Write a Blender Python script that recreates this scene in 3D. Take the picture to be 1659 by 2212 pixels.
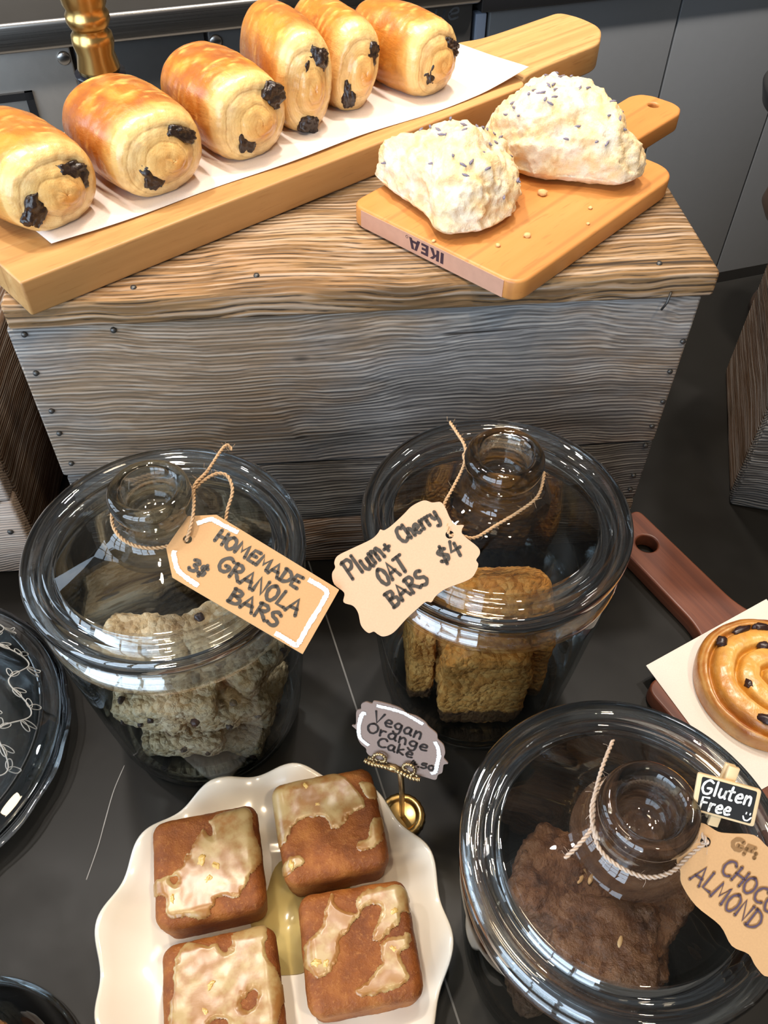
import bpy, bmesh, math, random
from math import sin, cos, pi, radians, sqrt, atan2
from mathutils import Vector, Matrix, noise
for o in list(bpy.data.objects): bpy.data.objects.remove(o)
sc = bpy.context.scene
COL = sc.collection
R = random.Random(7)

# ------------------------------------------------------------------ camera
th, rl = radians(48.65), 0.0115
F = Vector((0, cos(th), -sin(th))); U0 = Vector((0, sin(th), cos(th))); R0 = Vector((1, 0, 0))
RX = cos(rl)*R0 + sin(rl)*U0; UX = cos(rl)*U0 - sin(rl)*R0
cam = bpy.data.cameras.new('camera'); co = bpy.data.objects.new('camera', cam); COL.objects.link(co)
m = Matrix((RX, UX, -F)).transposed().to_4x4(); m.translation = (0, 0, 0.66); co.matrix_world = m
cam.sensor_fit = 'HORIZONTAL'; cam.sensor_width = 36; cam.lens = 36*1867/1659; cam.clip_start = 0.02
sc.camera = co
# ------------------------------------------------------------------ world, lights, exposure
w = bpy.data.worlds.new('room_light'); sc.world = w; w.use_nodes = True
w.node_tree.nodes['Background'].inputs[0].default_value = (1.0, 0.90, 0.78, 1)
w.node_tree.nodes['Background'].inputs[1].default_value = 0.22
def aim(o, loc, tgt):
    o.location = loc
    o.rotation_euler = (Vector(tgt)-Vector(loc)).to_track_quat('-Z', 'Y').to_euler()
def area(name, loc, tgt, sx, sy, e, col):
    l = bpy.data.lights.new(name, 'AREA'); l.shape = 'RECTANGLE'; l.size = sx; l.size_y = sy; l.energy = e; l.color = col
    o = bpy.data.objects.new(name, l); COL.objects.link(o); aim(o, loc, tgt); return o
def spot(name, loc, tgt, e, col, ang=60, rad=0.04, blend=.6):
    l = bpy.data.lights.new(name, 'SPOT'); l.energy = e; l.color = col; l.spot_size = radians(ang); l.spot_blend = blend; l.shadow_soft_size = rad
    o = bpy.data.objects.new(name, l); COL.objects.link(o); aim(o, loc, tgt); return o
COOL = (0.66, 0.82, 1.0); WARM = (1.0, 0.80, 0.56)
for i in range(4):            # a wide window of panes behind and left of the photographer
    for j in range(3):
        area('window_daylight', (-2.35+i*.60, -1.35-.12*i, .25+j*.66), (-.1, .45, .1), .50, .56, 9.5, COOL)
for k, (x, y) in enumerate(((.30, .95), (.62, -.45), (-.55, .70), (-.28, -.25), (.12, .45))):      # warm track lamps over the counter
    spot('track_lamp', (x, y, 2.15), ((.06, .66, .3), (.0, .48, .2), (-.16, .58, .3), (-.08, .25, .05), (.05, .5, .2))[k], (37, 70, 30, 42, 17)[k], WARM, (46, 44, 50, 50, 70)[k], (.045, .05, .045, .045, .13)[k])
for i in range(3):            # unseen cool panels added at left, for bright lines on the glass rims
    for j in range(3):
        area('side_fill_light', (-2.9, -.1+i*.62, .35+j*.66), (0, .5, .2), .52, .56, 6.5, COOL)
for k, x in enumerate((-1.4, -.6, .2, 1.0)):          # fill spots added over the aisle to brighten the cabinets and steel
    spot('aisle_fill_light', (x, 1.15+.25*x, 2.3), (x, 1.95+.3*x, -.6), 215, (1, .93, .86), 100, .06, 1)
sc.view_settings.view_transform = 'Standard'; sc.view_settings.look = 'None'
sc.view_settings.gamma = 1; sc.view_settings.exposure = -0.30; sc.view_settings.use_curve_mapping = False
sc.cycles.caustics_refractive = False; sc.cycles.caustics_reflective = False
sc.cycles.max_bounces = 14; sc.cycles.transmission_bounces = 12; sc.cycles.transparent_max_bounces = 24
sc.cycles.sample_clamp_indirect = 4

# ------------------------------------------------------------------ node helpers
class Mat:
    def __init__(s, name, rough=.5, metal=0, col=(.5, .5, .5), spec=.5, coat=0):
        s.m = bpy.data.materials.new(name); s.m.use_nodes = True; s.t = s.m.node_tree
        s.b = s.t.nodes['Principled BSDF']; s.out = s.t.nodes['Material Output']
        i = s.b.inputs; i['Base Color'].default_value = (*col, 1); i['Roughness'].default_value = rough
        i['Metallic'].default_value = metal; i['Specular IOR Level'].default_value = spec; i['Coat Weight'].default_value = coat
        i['Coat Roughness'].default_value = .25
    def n(s, ty, ins=None, **kw):
        x = s.t.nodes.new('ShaderNode'+ty)
        for k, v in kw.items(): setattr(x, k, v)
        for k, v in (ins or {}).items(): s.set(x.inputs[k], v)
        return x
    def set(s, sock, v):
        if hasattr(v, 'is_output'): s.t.links.new(v, sock)
        elif isinstance(v, (tuple, list)) and len(v) == 3 and sock.type == 'RGBA': sock.default_value = (*v, 1)
        else: sock.default_value = v
    def coord(s, scale=(1, 1, 1), loc=(0, 0, 0), which='Object'):
        return s.n('Mapping', {'Vector': s.n('TexCoord').outputs[which], 'Scale': scale, 'Location': loc}).outputs[0]
    def noise(s, vec, scale, detail=4, rough=.55, dist=0):
        return s.n('TexNoise', {'Vector': vec, 'Scale': scale, 'Detail': detail, 'Roughness': rough, 'Distortion': dist}).outputs['Fac']
    def ramp(s, fac, stops, interp='LINEAR'):
        x = s.n('ValToRGB', {'Fac': fac}); r = x.color_ramp; r.interpolation = interp
        while len(r.elements) < len(stops): r.elements.new(.5)
        for e, (p, c) in zip(r.elements, stops):
            e.position = p; e.color = (*c, 1) if len(c) == 3 else c
        return x.outputs['Color']
    def fr(s, fac, a, b, lo=0, hi=1):
        return s.n('MapRange', {0: fac, 1: a, 2: b, 3: lo, 4: hi}).outputs[0]
    def mix(s, f, a, b, mode='MIX'):
        x = s.n('Mix', data_type='RGBA', blend_type=mode)
        s.set(x.inputs[0], f); s.set(x.inputs[6], a); s.set(x.inputs[7], b); return x.outputs[2]
    def math(s, op, a, b=0.0):
        x = s.n('Math', operation=op); s.set(x.inputs[0], a); s.set(x.inputs[1], b); return x.outputs[0]
    def bump(s, h, strength=.3, dist=.001):
        x = s.n('Bump', {'Height': h, 'Strength': strength, 'Distance': dist}); s.set(s.b.inputs['Normal'], x.outputs[0])
    def base(s, c): s.set(s.b.inputs['Base Color'], c)
    def rough(s, c): s.set(s.b.inputs['Roughness'], c)
    def attr(s, name): return s.n('Attribute', attribute_name=name).outputs['Color']

def plain(name, col, rough=.5, metal=0, spec=.5, coat=0, var=.08, vs=60):
    M = Mat(name, rough, metal, col, spec, coat)
    f = M.noise(M.coord(), vs)
    M.base(M.mix(f, tuple(c*(1-var) for c in col), tuple(min(1, c*(1+var)) for c in col)))
    return M.m

def old_wood(name, seed, stops, patch, groove=.75, axis=0, knots=(), fine=1.0):
    """weathered barn board: fine ridged grain along one local axis, grey and brown patches, knots"""
    M = Mat(name, .78, spec=.25)
    sx = [46, 46, 46]; sx[axis] = 2.6
    sf = [330*fine]*3; sf[axis] = 6
    sp = [11, 11, 11]; sp[axis] = 4
    loc = (seed*3.1, seed*1.7, seed*.9)
    warp = M.noise(M.coord((5, 5, 5), loc), 1.4, 2)
    base = M.n('TexCoord').outputs['Object']
    off = M.n('CombineXYZ', {1: M.fr(warp, .3, .7, -.004, .004), 2: M.fr(warp, .3, .7, -.004, .004)}).outputs[0]
    vec = M.n('VectorMath', {0: base, 1: off}, operation='ADD').outputs[0]
    mp = lambda s: M.n('Mapping', {'Vector': vec, 'Scale': tuple(s), 'Location': loc}).outputs[0]
    g1 = M.noise(mp(sx), 1, 4, .6); g2 = M.noise(mp(sf), 1, 2, .5)
    p1 = M.noise(mp(sp), 1, 5, .6); g3 = M.noise(mp([x*.34 for x in sf]), 1, 3, .6)
    c = M.ramp(g1, stops)
    c = M.mix(M.fr(p1, .42, .60), c, M.mix(.8, c, patch))
    c = M.mix(M.fr(g2, .50, .66, 0, .38), c, M.mix(.5, c, (.74, .69, .62)))
    # sawn ridges: a thin dark groove every few millimetres, wandering a little and fading in and out
    xyz = M.n('SeparateXYZ', {0: vec}).outputs; acr = M.math('ADD', xyz[1 if axis == 0 else 0], xyz[2])
    wan = M.noise(mp([5 if i == axis else 22 for i in range(3)]), 1, 3, .6)
    ph = M.math('ADD', M.math('MULTIPLY', acr, 2*pi/(.0034/fine)), M.math('MULTIPLY', wan, 11))
    sn = M.math('SINE', ph)
    brk = M.noise(mp([26 if i == axis else 240 for i in range(3)]), 1, 3, .65)
    ridge = M.math('MULTIPLY', M.fr(sn, -.95, -.35, 1, 0), M.fr(brk, .40, .56, .10, 1))
    fib = M.fr(g2, .40, .52, .55, 0)
    line = M.math('MAXIMUM', ridge, fib)
    crack = M.fr(g3, .28, .35, 1, 0)
    ln = M.math('MAXIMUM', M.math('MULTIPLY', line, groove), crack)
    c = M.mix(M.math('MULTIPLY', M.fr(sn, .3, 1, 0, .22), M.fr(brk, .4, .6)), c, (.70, .66, .60))
    c = M.mix(M.math('MULTIPLY', ln, .90), c, (.014, .010, .008))
    h = M.math('SUBTRACT', M.math('ADD', M.math('MULTIPLY', sn, .22), M.math('MULTIPLY', g2, .6)), M.math('MULTIPLY', ln, .5))
    for (kx, ky, kz, kr) in knots:
        d = M.n('VectorMath', {0: M.n('VectorMath', {0: base, 1: (kx, ky, kz)}, operation='SUBTRACT').outputs[0], 1: (.6, 1, 1.25)}, operation='MULTIPLY').outputs[0]
        ln2 = M.n('VectorMath', {0: d}, operation='LENGTH').outputs['Value']
        c = M.mix(M.fr(ln2, kr*.6, kr*1.5, .92, 0), c, (.012, .008, .006))
    M.base(c); M.bump(h, .8, .0012)
    return M.m

def clean_wood(name, seed, a, b, d, axis=0, rough=.42, freq=55, dash=.0, dashcol=(.3, .12, .04), strip=None):
    """smooth sanded board: soft bands along one local axis plus short pores"""
    M = Mat(name, rough, spec=.4)
    s1 = [freq]*3; s1[axis] = 2.0
    s2 = [420]*3; s2[axis] = 38
    loc = (seed*2.3, seed*1.1, seed*.7)
    g = M.noise(M.coord(s1, loc), 1, 4, .6); p = M.noise(M.coord(s2, loc), 1, 2)
    big = M.noise(M.coord((5, 5, 5), loc), 1, 2)
    c = M.ramp(g, [(.3, a), (.5, b), (.72, d)])
    c = M.mix(M.fr(big, .35, .65, 0, .35), c, a)
    if strip:
        wv = M.n('TexWave', {'Vector': M.coord(tuple(1 if i == strip[0] else 0 for i in range(3))), 'Scale': strip[1], 'Distortion': 0}, wave_type='BANDS', bands_direction='XYZ'[strip[0]]).outputs['Fac']
        c = M.mix(M.fr(wv, .0, .04, .5, 0), c, dashcol)
    if dash: c = M.mix(M.fr(p, .60, .70, 0, dash), c, dashcol)
    M.base(c); M.bump(M.math('ADD', g, M.math('MULTIPLY', p, .4)), .12, .0008)
    return M.m

def glass_mat(name, tint=(.93, .97, .97), solid=0.0, edge=(.50, .58, .58), boost=1.0):
    """clear glass: reflections by Fresnel over a clear wall; 'solid' adds a share of true refraction for thick pieces"""
    m = bpy.data.materials.new(name); m.use_nodes = True; t = m.node_tree; t.nodes.clear()
    N = lambda ty: t.nodes.new('ShaderNode'+ty)
    lw = N('LayerWeight'); lw.inputs['Blend'].default_value = .28
    mix = N('Mix'); mix.data_type = 'RGBA'; t.links.new(lw.outputs['Facing'], mix.inputs[0])
    mix.inputs[6].default_value = (*tint, 1); mix.inputs[7].default_value = (*edge, 1)
    tr = N('BsdfTransparent'); t.links.new(mix.outputs[2], tr.inputs[0])
    gl = N('BsdfGlossy'); gl.inputs['Roughness'].default_value = .015
    fr = N('Fresnel'); fr.inputs['IOR'].default_value = 1.5
    mu = N('Math'); mu.operation = 'MULTIPLY'; mu.inputs[1].default_value = boost; mu.use_clamp = True
    t.links.new(fr.outputs[0], mu.inputs[0])
    ms = N('MixShader'); t.links.new(mu.outputs[0], ms.inputs[0]); t.links.new(tr.outputs[0], ms.inputs[1]); t.links.new(gl.outputs[0], ms.inputs[2])
    last = ms
    if solid > 0:
        g = N('BsdfGlass'); g.inputs['IOR'].default_value = 1.5; g.inputs['Roughness'].default_value = 0.0; g.inputs['Color'].default_value = (.96, .985, .985, 1)
        m2 = N('MixShader'); m2.inputs[0].default_value = solid; t.links.new(ms.outputs[0], m2.inputs[1]); t.links.new(g.outputs[0], m2.inputs[2]); last = m2
    o = N('OutputMaterial'); t.links.new(last.outputs[0], o.inputs[0])
    return m

# ------------------------------------------------------------------ object helpers
def thing(name, label, cat, loc=(0, 0, 0), rotz=0, group=None, mat4=None):
    o = bpy.data.objects.new(name, None); COL.objects.link(o); o.empty_display_size = .02
    if mat4 is not None: o.matrix_world = mat4
    else: o.location = loc; o.rotation_euler = (0, 0, rotz)
    o['label'] = label; o['category'] = cat
    if group: o['group'] = group
    return o
def tag(o, label, cat, group=None, kind=None):
    if label: o['label'] = label
    if cat: o['category'] = cat
    if group: o['group'] = group
    if kind: o['kind'] = kind
    return o
def obj(name, bm, mat, parent=None, smooth=True, loc=None, rot=None, label=None, auto=None):
    me = bpy.data.meshes.new(name)
    if isinstance(bm, bpy.types.Mesh): me = bm
    else: bm.to_mesh(me); bm.free()
    if mat and not me.materials: me.materials.append(mat)
    if smooth:
        me.polygons.foreach_set('use_smooth', [True]*len(me.polygons))
    o = bpy.data.objects.new(name, me); COL.objects.link(o)
    if parent: o.parent = parent
    if loc: o.location = loc
    if rot: o.rotation_euler = rot
    if label: o['label'] = label
    return o
def bevel(o, wd=.002, seg=3, ang=35):
    b = o.modifiers.new('bevel', 'BEVEL'); b.width = wd; b.segments = seg; b.limit_method = 'ANGLE'; b.angle_limit = radians(ang)
    b.harden_normals = False
    o.data.polygons.foreach_set('use_smooth', [True]*len(o.data.polygons))
    return o
def box(bm, lo, hi):
    lo, hi = Vector(lo), Vector(hi); c = (lo+hi)/2; d = hi-lo
    bmesh.ops.create_cube(bm, size=1, matrix=Matrix.Translation(c) @ Matrix.Diagonal((*d, 1)))
    return bm
def BM(): return bmesh.new()
def boxo(name, lo, hi, mat, parent=None, bev=.002, label=None):
    o = obj(name, box(BM(), lo, hi), mat, parent, smooth=False, label=label)
    if bev: bevel(o, bev)
    return o
def lathe(prof, n=96, bm=None, off=(0, 0, 0), f=None):
    bm = bm or BM(); rings = []
    for (r, z) in prof:
        if r < 1e-6: rings.append([bm.verts.new((off[0], off[1], z+off[2]))])
        else:
            ring = []
            for i in range(n):
                a = 2*pi*i/n; rr, zz = (r, z) if f is None else f(r, z, a)
                ring.append(bm.verts.new((off[0]+rr*cos(a), off[1]+rr*sin(a), zz+off[2])))
            rings.append(ring)
    for A, B in zip(rings, rings[1:]):
        for i in range(n):
            j = (i+1) % n
            if len(A) == 1 and len(B) == 1: continue
            if len(A) == 1: bm.faces.new((A[0], B[i], B[j]))
            elif len(B) == 1: bm.faces.new((A[i], B[0], A[j]))
            else: bm.faces.new((A[i], B[i], B[j], A[j]))
    bmesh.ops.recalc_face_normals(bm, faces=bm.faces)
    return bm
def catmull(pts, n=10, closed=False):
    P = [Vector(p) for p in pts]; out = []
    N = len(P); rng = range(N if closed else N-1)
    for i in rng:
        if closed: a, b, c, d = P[(i-1) % N], P[i], P[(i+1) % N], P[(i+2) % N]
        else: a, b, c, d = P[max(i-1, 0)], P[i], P[i+1], P[min(i+2, N-1)]
        for k in range(n):
            t = k/n
            out.append(.5*((2*b)+(c-a)*t+(2*a-5*b+4*c-d)*t*t+(3*b-a-3*c+d)*t**3))
    if not closed: out.append(P[-1])
    return out
def tube(bm, pts, r, n=8, cap=True):
    pts = [Vector(p) for p in pts]; rings = []; up = None
    for i, p in enumerate(pts):
        t = (pts[min(i+1, len(pts)-1)]-pts[max(i-1, 0)])
        if t.length < 1e-9: t = Vector((0, 0, 1))
        t.normalize()
        if up is None:
            up = t.cross(Vector((.3, .2, .9)));
            if up.length < 1e-3: up = t.cross(Vector((1, 0, 0)))
            up.normalize()
        up = (up - t*up.dot(t)); up.normalize(); s = t.cross(up)
        rr = r[i] if isinstance(r, (list, tuple)) else r
        rings.append([bm.verts.new(p + rr*(cos(2*pi*k/n)*up + sin(2*pi*k/n)*s)) for k in range(n)])
    for A, B in zip(rings, rings[1:]):
        for k in range(n): bm.faces.new((A[k], A[(k+1) % n], B[(k+1) % n], B[k]))
    if cap and n > 2:
        bm.faces.new(rings[0][::-1]); bm.faces.new(rings[-1])
    return bm
def prism(outline, z0, z1, holes=()):
    """flat plate from an outline (with round holes as point lists), between z0 and z1"""
    bm = BM()
    if holes:
        from mathutils.geometry import tessellate_polygon
        loops = [[Vector((p[0], p[1], 0)) for p in l] for l in [list(outline)]+[list(h)[::-1] for h in holes]]
        vs = [bm.verts.new((p.x, p.y, z0)) for l in loops for p in l]
        for tri in tessellate_polygon(loops):
            try: bm.faces.new([vs[i] for i in tri])
            except ValueError: pass
    else: bm.faces.new([bm.verts.new((p[0], p[1], z0)) for p in outline])
    fs = list(bm.faces)
    r = bmesh.ops.extrude_face_region(bm, geom=fs)
    bmesh.ops.translate(bm, verts=[v for v in r['geom'] if isinstance(v, bmesh.types.BMVert)], vec=(0, 0, z1-z0))
    bmesh.ops.recalc_face_normals(bm, faces=bm.faces)
    return bm
def board_mesh(outline, z0, z1, b=.002, holes=(), n=3):
    """plate with softly rounded rims, from an outline and round holes"""
    from mathutils.geometry import tessellate_polygon
    def area_(l): return sum(l[i-1][0]*l[i][1]-l[i][0]*l[i-1][1] for i in range(len(l)))
    loops = [list(outline) if area_(outline) > 0 else list(outline)[::-1]]
    for h in holes: loops.append(list(h)[::-1] if area_(h) > 0 else list(h))
    bm = BM(); lev = []
    for k in range(n+1): a = pi/2*k/n; lev.append((z0+b*(1-sin(a)), b*(1-cos(a))) if 0 else (z0+b*(1-cos(a)), b*(1-sin(a))))
    lev = lev+[(z0+z1-z, i) for z, i in lev[::-1]]
    caps = [[], []]
    for l in loops:
        P = [Vector(p[:2]) for p in l]; N = len(P); nr = []
        for i in range(N):
            e1 = P[i]-P[i-1]; e2 = P[(i+1) % N]-P[i]
            e1 = e1.normalized() if e1.length > 1e-9 else e2.normalized(); e2 = e2.normalized() if e2.length > 1e-9 else e1
            t = (e1+e2).normalized(); m_ = Vector((-t.y, t.x)); nr.append(m_/max(.85, m_.dot(Vector((-e1.y, e1.x)))))
        rings = [[bm.verts.new((*(p+q*ins), z)) for p, q in zip(P, nr)] for z, ins in lev]
        for A_, B_ in zip(rings, rings[1:]):
            for i in range(N): f = bm.faces.new((A_[i], A_[(i+1) % N], B_[(i+1) % N], B_[i])); f.smooth = True
        caps[0].append(rings[0]); caps[1].append(rings[-1])
    for c in caps:
        flat = [v for r in c for v in r]
        for tri in tessellate_polygon([[Vector((v.co.x, v.co.y, 0)) for v in r] for r in c]):
            try: bm.faces.new([flat[i] for i in tri]).smooth = False
            except ValueError: pass
    bmesh.ops.recalc_face_normals(bm, faces=bm.faces)
    return bm
def circle(c, r, n=28): return [(c[0]+r*cos(2*pi*i/n), c[1]+r*sin(2*pi*i/n)) for i in range(n)]
def round_poly(pts, rad, n=6):
    out = []; N = len(pts)
    for i in range(N):
        p, a, b = Vector(pts[i]), Vector(pts[i-1]), Vector(pts[(i+1) % N])
        r = rad[i] if isinstance(rad, (list, tuple)) else rad
        if r <= 0: out.append(tuple(p)); continue
        u = (a-p).normalized(); v = (b-p).normalized()
        d = min(r, (a-p).length*.45, (b-p).length*.45)
        for k in range(n+1):
            t = k/n; out.append(tuple((1-t)**2*(p+u*d)+2*t*(1-t)*p+t*t*(p+v*d)))
    return out
def frame(O, u, nrm):
    n_ = Vector(nrm).normalized(); u_ = Vector(u); u_ = (u_-n_*u_.dot(n_)).normalized(); v_ = n_.cross(u_)
    mm = Matrix((u_, v_, n_)).transposed().to_4x4(); mm.translation = O; return mm
def blob(rad, seed, amp=.25, sub=3, fr=1.6, bm=None, off=(0, 0, 0), rot=None):
    b = BM(); bmesh.ops.create_icosphere(b, subdivisions=sub, radius=1)
    s = Vector((seed*3.7, seed*1.3, seed*.77))
    for v in b.verts:
        d = v.co.normalized(); k = 1+amp*noise.fractal(d*fr+s, 1, 2, 3)
        v.co = Vector((d.x*rad[0]*k, d.y*rad[1]*k, d.z*rad[2]*k))
        if rot: v.co.rotate(rot)
        v.co += Vector(off)
    return b
def merge(dst, src):
    me = bpy.data.meshes.new('t'); src.to_mesh(me); src.free(); dst.from_mesh(me); bpy.data.meshes.remove(me); return dst

# ------------------------------------------------------------------ handwriting: single-stroke letters in a 1-high box
G = {
'A': (.70, [[(0, 0), (.33, 1), (.70, 0)], [(.14, .36), (.58, .40)]]),
'B': (.60, [[(.06, 0), (.06, 1)], [(.0, .98), (.42, .95), (.50, .75), (.30, .55), (.08, .52)], [(.2, .54), (.55, .42), (.58, .2), (.4, .02), (0, 0)]]),
'C': (.62, [[(.60, .85), (.42, 1), (.15, .85), (.02, .45), (.15, .08), (.4, 0), (.62, .15)]]),
'D': (.66, [[(.08, 0), (.08, 1)], [(0, .98), (.4, .92), (.65, .6), (.58, .25), (.3, .02), (0, 0)]]),
'E': (.55, [[(.55, .98), (.1, .95), (.05, .5), (.05, .03), (.55, .02)], [(.06, .52), (.45, .54)]]),
'F': (.55, [[(.55, .98), (.08, .95), (.06, 0)], [(.06, .55), (.45, .58)]]),
'G': (.75, [[(.68, .88), (.4, 1), (.1, .75), (.03, .35), (.25, .02), (.6, .08), (.7, .42), (.4, .42)]]),
'H': (.62, [[(.04, 0), (.06, 1)], [(.60, 0), (.58, 1)], [(.05, .5), (.6, .54)]]),
'K': (.60, [[(.05, 0), (.05, 1)], [(.55, 1), (.08, .45), (.60, 0)]]),
'I': (.20, [[(.1, 0), (.1, 1)]]),
'L': (.55, [[(.08, 1), (.05, .03), (.55, .05)]]),
'M': (.85, [[(.02, 0), (.12, 1), (.42, .3), (.70, 1), (.82, 0)]]),
'N': (.68, [[(.04, 0), (.06, 1), (.60, .03), (.64, 1)]]),
'O': (.66, [[(.33, 1), (.08, .8), (.02, .4), (.2, .03), (.45, .02), (.64, .4), (.58, .82), (.33, 1), (.25, .97)]]),
'P': (.55, [[(.06, 0), (.08, 1)], [(0, .95), (.4, .98), (.54, .75), (.38, .52), (.08, .48)]]),
'R': (.66, [[(.06, 0), (.08, 1)], [(0, .95), (.4, .98), (.54, .75), (.38, .55), (.1, .5), (.3, .4), (.66, 0)]]),
'S': (.55, [[(.52, .88), (.3, 1), (.06, .82), (.15, .6), (.45, .45), (.52, .2), (.3, 0), (.0, .1)]]),
'T': (.66, [[(0, .96), (.66, 1)], [(.33, .98), (.30, 0)]]),
'V': (.66, [[(0, 1), (.3, 0), (.62, .98)]]),
'a': (.55, [[(.46, .55), (.2, .62), (.02, .3), (.15, .02), (.38, .12), (.46, .55), (.45, .15), (.56, 0)]]),
'e': (.50, [[(.05, .3), (.42, .36), (.38, .58), (.18, .6), (.03, .3), (.18, .02), (.48, .08)]]),
'g': (.52, [[(.44, .55), (.2, .62), (.02, .35), (.18, .1), (.40, .2), (.46, .58), (.44, -.2), (.2, -.38), (.02, -.22)]]),
'h': (.52, [[(.05, 1), (.06, 0)], [(.06, .35), (.28, .6), (.44, .45), (.46, 0)]]),
'k': (.50, [[(.05, 1), (.06, 0)], [(.42, .6), (.08, .28), (.48, 0)]]),
'l': (.16, [[(.07, 1), (.08, 0)]]),
'm': (.80, [[(.04, .6), (.06, 0)], [(.06, .35), (.24, .62), (.38, .45), (.38, 0)], [(.38, .35), (.56, .62), (.70, .45), (.74, 0)]]),
'n': (.52, [[(.04, .6), (.06, 0)], [(.06, .35), (.26, .62), (.42, .45), (.46, 0)]]),
'r': (.40, [[(.05, .6), (.07, 0)], [(.07, .32), (.2, .56), (.38, .58)]]),
't': (.40, [[(.18, .95), (.17, .1), (.36, .02)], [(0, .62), (.38, .64)]]),
'u': (.52, [[(.04, .6), (.06, .15), (.24, .0), (.42, .2), (.45, .6), (.45, .15), (.54, 0)]]),
'y': (.50, [[(.02, .6), (.08, .3), (.25, .2), (.42, .35)], [(.46, .62), (.42, .1), (.3, -.28), (.05, -.25)]]),
'3': (.52, [[(.04, .9), (.3, 1), (.48, .8), (.2, .55), (.5, .38), (.42, .08), (.15, 0), (0, .12)]]),
'4': (.55, [[(.2, 1), (.02, .42), (.55, .45)], [(.36, .8), (.36, 0)]]),
'5': (.50, [[(.46, .98), (.12, .95), (.08, .58), (.38, .6), (.48, .3), (.28, .02), (.02, .06)]]),
'0': (.52, [[(.26, .95), (.05, .7), (.06, .25), (.26, .02), (.46, .3), (.44, .75), (.26, .95)]]),
'$': (.52, [[(.48, .80), (.26, .88), (.06, .74), (.2, .55), (.44, .42), (.44, .2), (.22, .12), (.02, .22)], [(.30, 1.05), (.22, -.05)]]),
'+': (.40, [[(.2, .55), (.2, .2)], [(.02, .37), (.38, .37)]]),
'.': (.14, [[(.05, .02), (.09, .05)]]), ' ': (.4, []),
':': (.2, [[(.05, .1), (.09, .12)], [(.05, .5), (.09, .52)]]),
}
def ribbon(bm, pts, wd, z, taper=.85):
    P = [Vector((p[0], p[1])) for p in pts]
    L, Rr = [], []
    for i, p in enumerate(P):
        t = P[min(i+1, len(P)-1)]-P[max(i-1, 0)]
        t = t.normalized() if t.length > 1e-9 else Vector((1, 0))
        n_ = Vector((-t.y, t.x)); ww = wd*(.5+.06*sin(i*1.3+p.x*900))
        L.append(bm.verts.new((*(p+n_*ww), z))); Rr.append(bm.verts.new((*(p-n_*ww), z)))
    for i in range(len(P)-1): bm.faces.new((L[i], Rr[i], Rr[i+1], L[i+1]))
    for p in (P[0], P[-1]):
        vs = [bm.verts.new((p.x+wd*.5*cos(a*pi/6), p.y+wd*.5*sin(a*pi/6), z)) for a in range(12)]; bm.faces.new(vs)
def write(bm, text, a, b, h, wd, z, jit=.05, slant=0.0):
    """letters along the line a->b (fitted to its length), cap height h, pen width wd"""
    a, b = Vector(a), Vector(b); d = b-a; Lw = d.length; e = d.normalized(); n_ = Vector((-e.y, e.x))
    gap = .16; tot = sum(G[c][0]+gap for c in text)-gap
    sx = Lw/tot; x = 0; rr = random.Random(text)
    for c in text:
        wdt, strokes = G[c]; dy = rr.uniform(-jit, jit)*h; sl = slant+rr.uniform(-.05, .05)
        for s in strokes:
            pts = [((x+p[0])*sx+sl*p[1]*h, p[1]*h+dy) for p in s]
            sm = catmull([(q[0], q[1], 0) for q in pts], 5) if len(pts) > 2 and c not in 'AEFHKLMNTVI4' else [Vector((q[0], q[1], 0)) for q in pts]
            ribbon(bm, [a+e*q.x+n_*q.y for q in sm], wd, z)
        x += wdt+gap
    return bm
def brush(bm, pts, wd, z):
    """white paint-pen stroke with ragged edges"""
    P = catmull([(p[0], p[1], 0) for p in pts], 14); bb = []
    for i, p in enumerate(P):
        t = (P[min(i+1, len(P)-1)]-P[max(i-1, 0)]).normalized(); n_ = Vector((-t.y, t.x, 0))
        l = bm.verts.new((p+n_*wd*(.5+R.uniform(-.1, .1)))+Vector((0, 0, z))); r = bm.verts.new((p-n_*wd*(.5+R.uniform(-.1, .1)))+Vector((0, 0, z))); bb.append((l, r))
    for (l, r), (l2, r2) in zip(bb, bb[1:]): bm.faces.new((l, r, r2, l2))
    return bm
def twine(path, r=.0011, hairs=40, seed=1, bm=None):
    bm = bm or BM(); P = catmull(path, 14); rr = random.Random(seed)
    acc = 0; S = [0]
    for a, b in zip(P, P[1:]): acc += (b-a).length; S.append(acc)
    for k in range(2):
        st = []; up = None
        for i, p in enumerate(P):
            t = (P[min(i+1, len(P)-1)]-P[max(i-1, 0)]).normalized()
            if up is None: up = t.orthogonal().normalized()
            up = (up-t*up.dot(t)).normalized(); s = t.cross(up); ph = S[i]/.0055*2*pi+k*pi
            st.append(p+r*.55*(cos(ph)*up+sin(ph)*s))
        tube(bm, st, r*.62, 6)
    for i in range(hairs):
        p = rr.choice(P); d = Vector((rr.uniform(-1, 1), rr.uniform(-1, 1), rr.uniform(-.6, 1))).normalized()
        e = Vector((rr.uniform(-1, 1), rr.uniform(-1, 1), rr.uniform(-1, 1)))*.5; L = rr.uniform(.002, .006)
        tube(bm, [p, p+d*L*.5, p+(d+e).normalized()*L], .00009, 3)
    return bm

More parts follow.
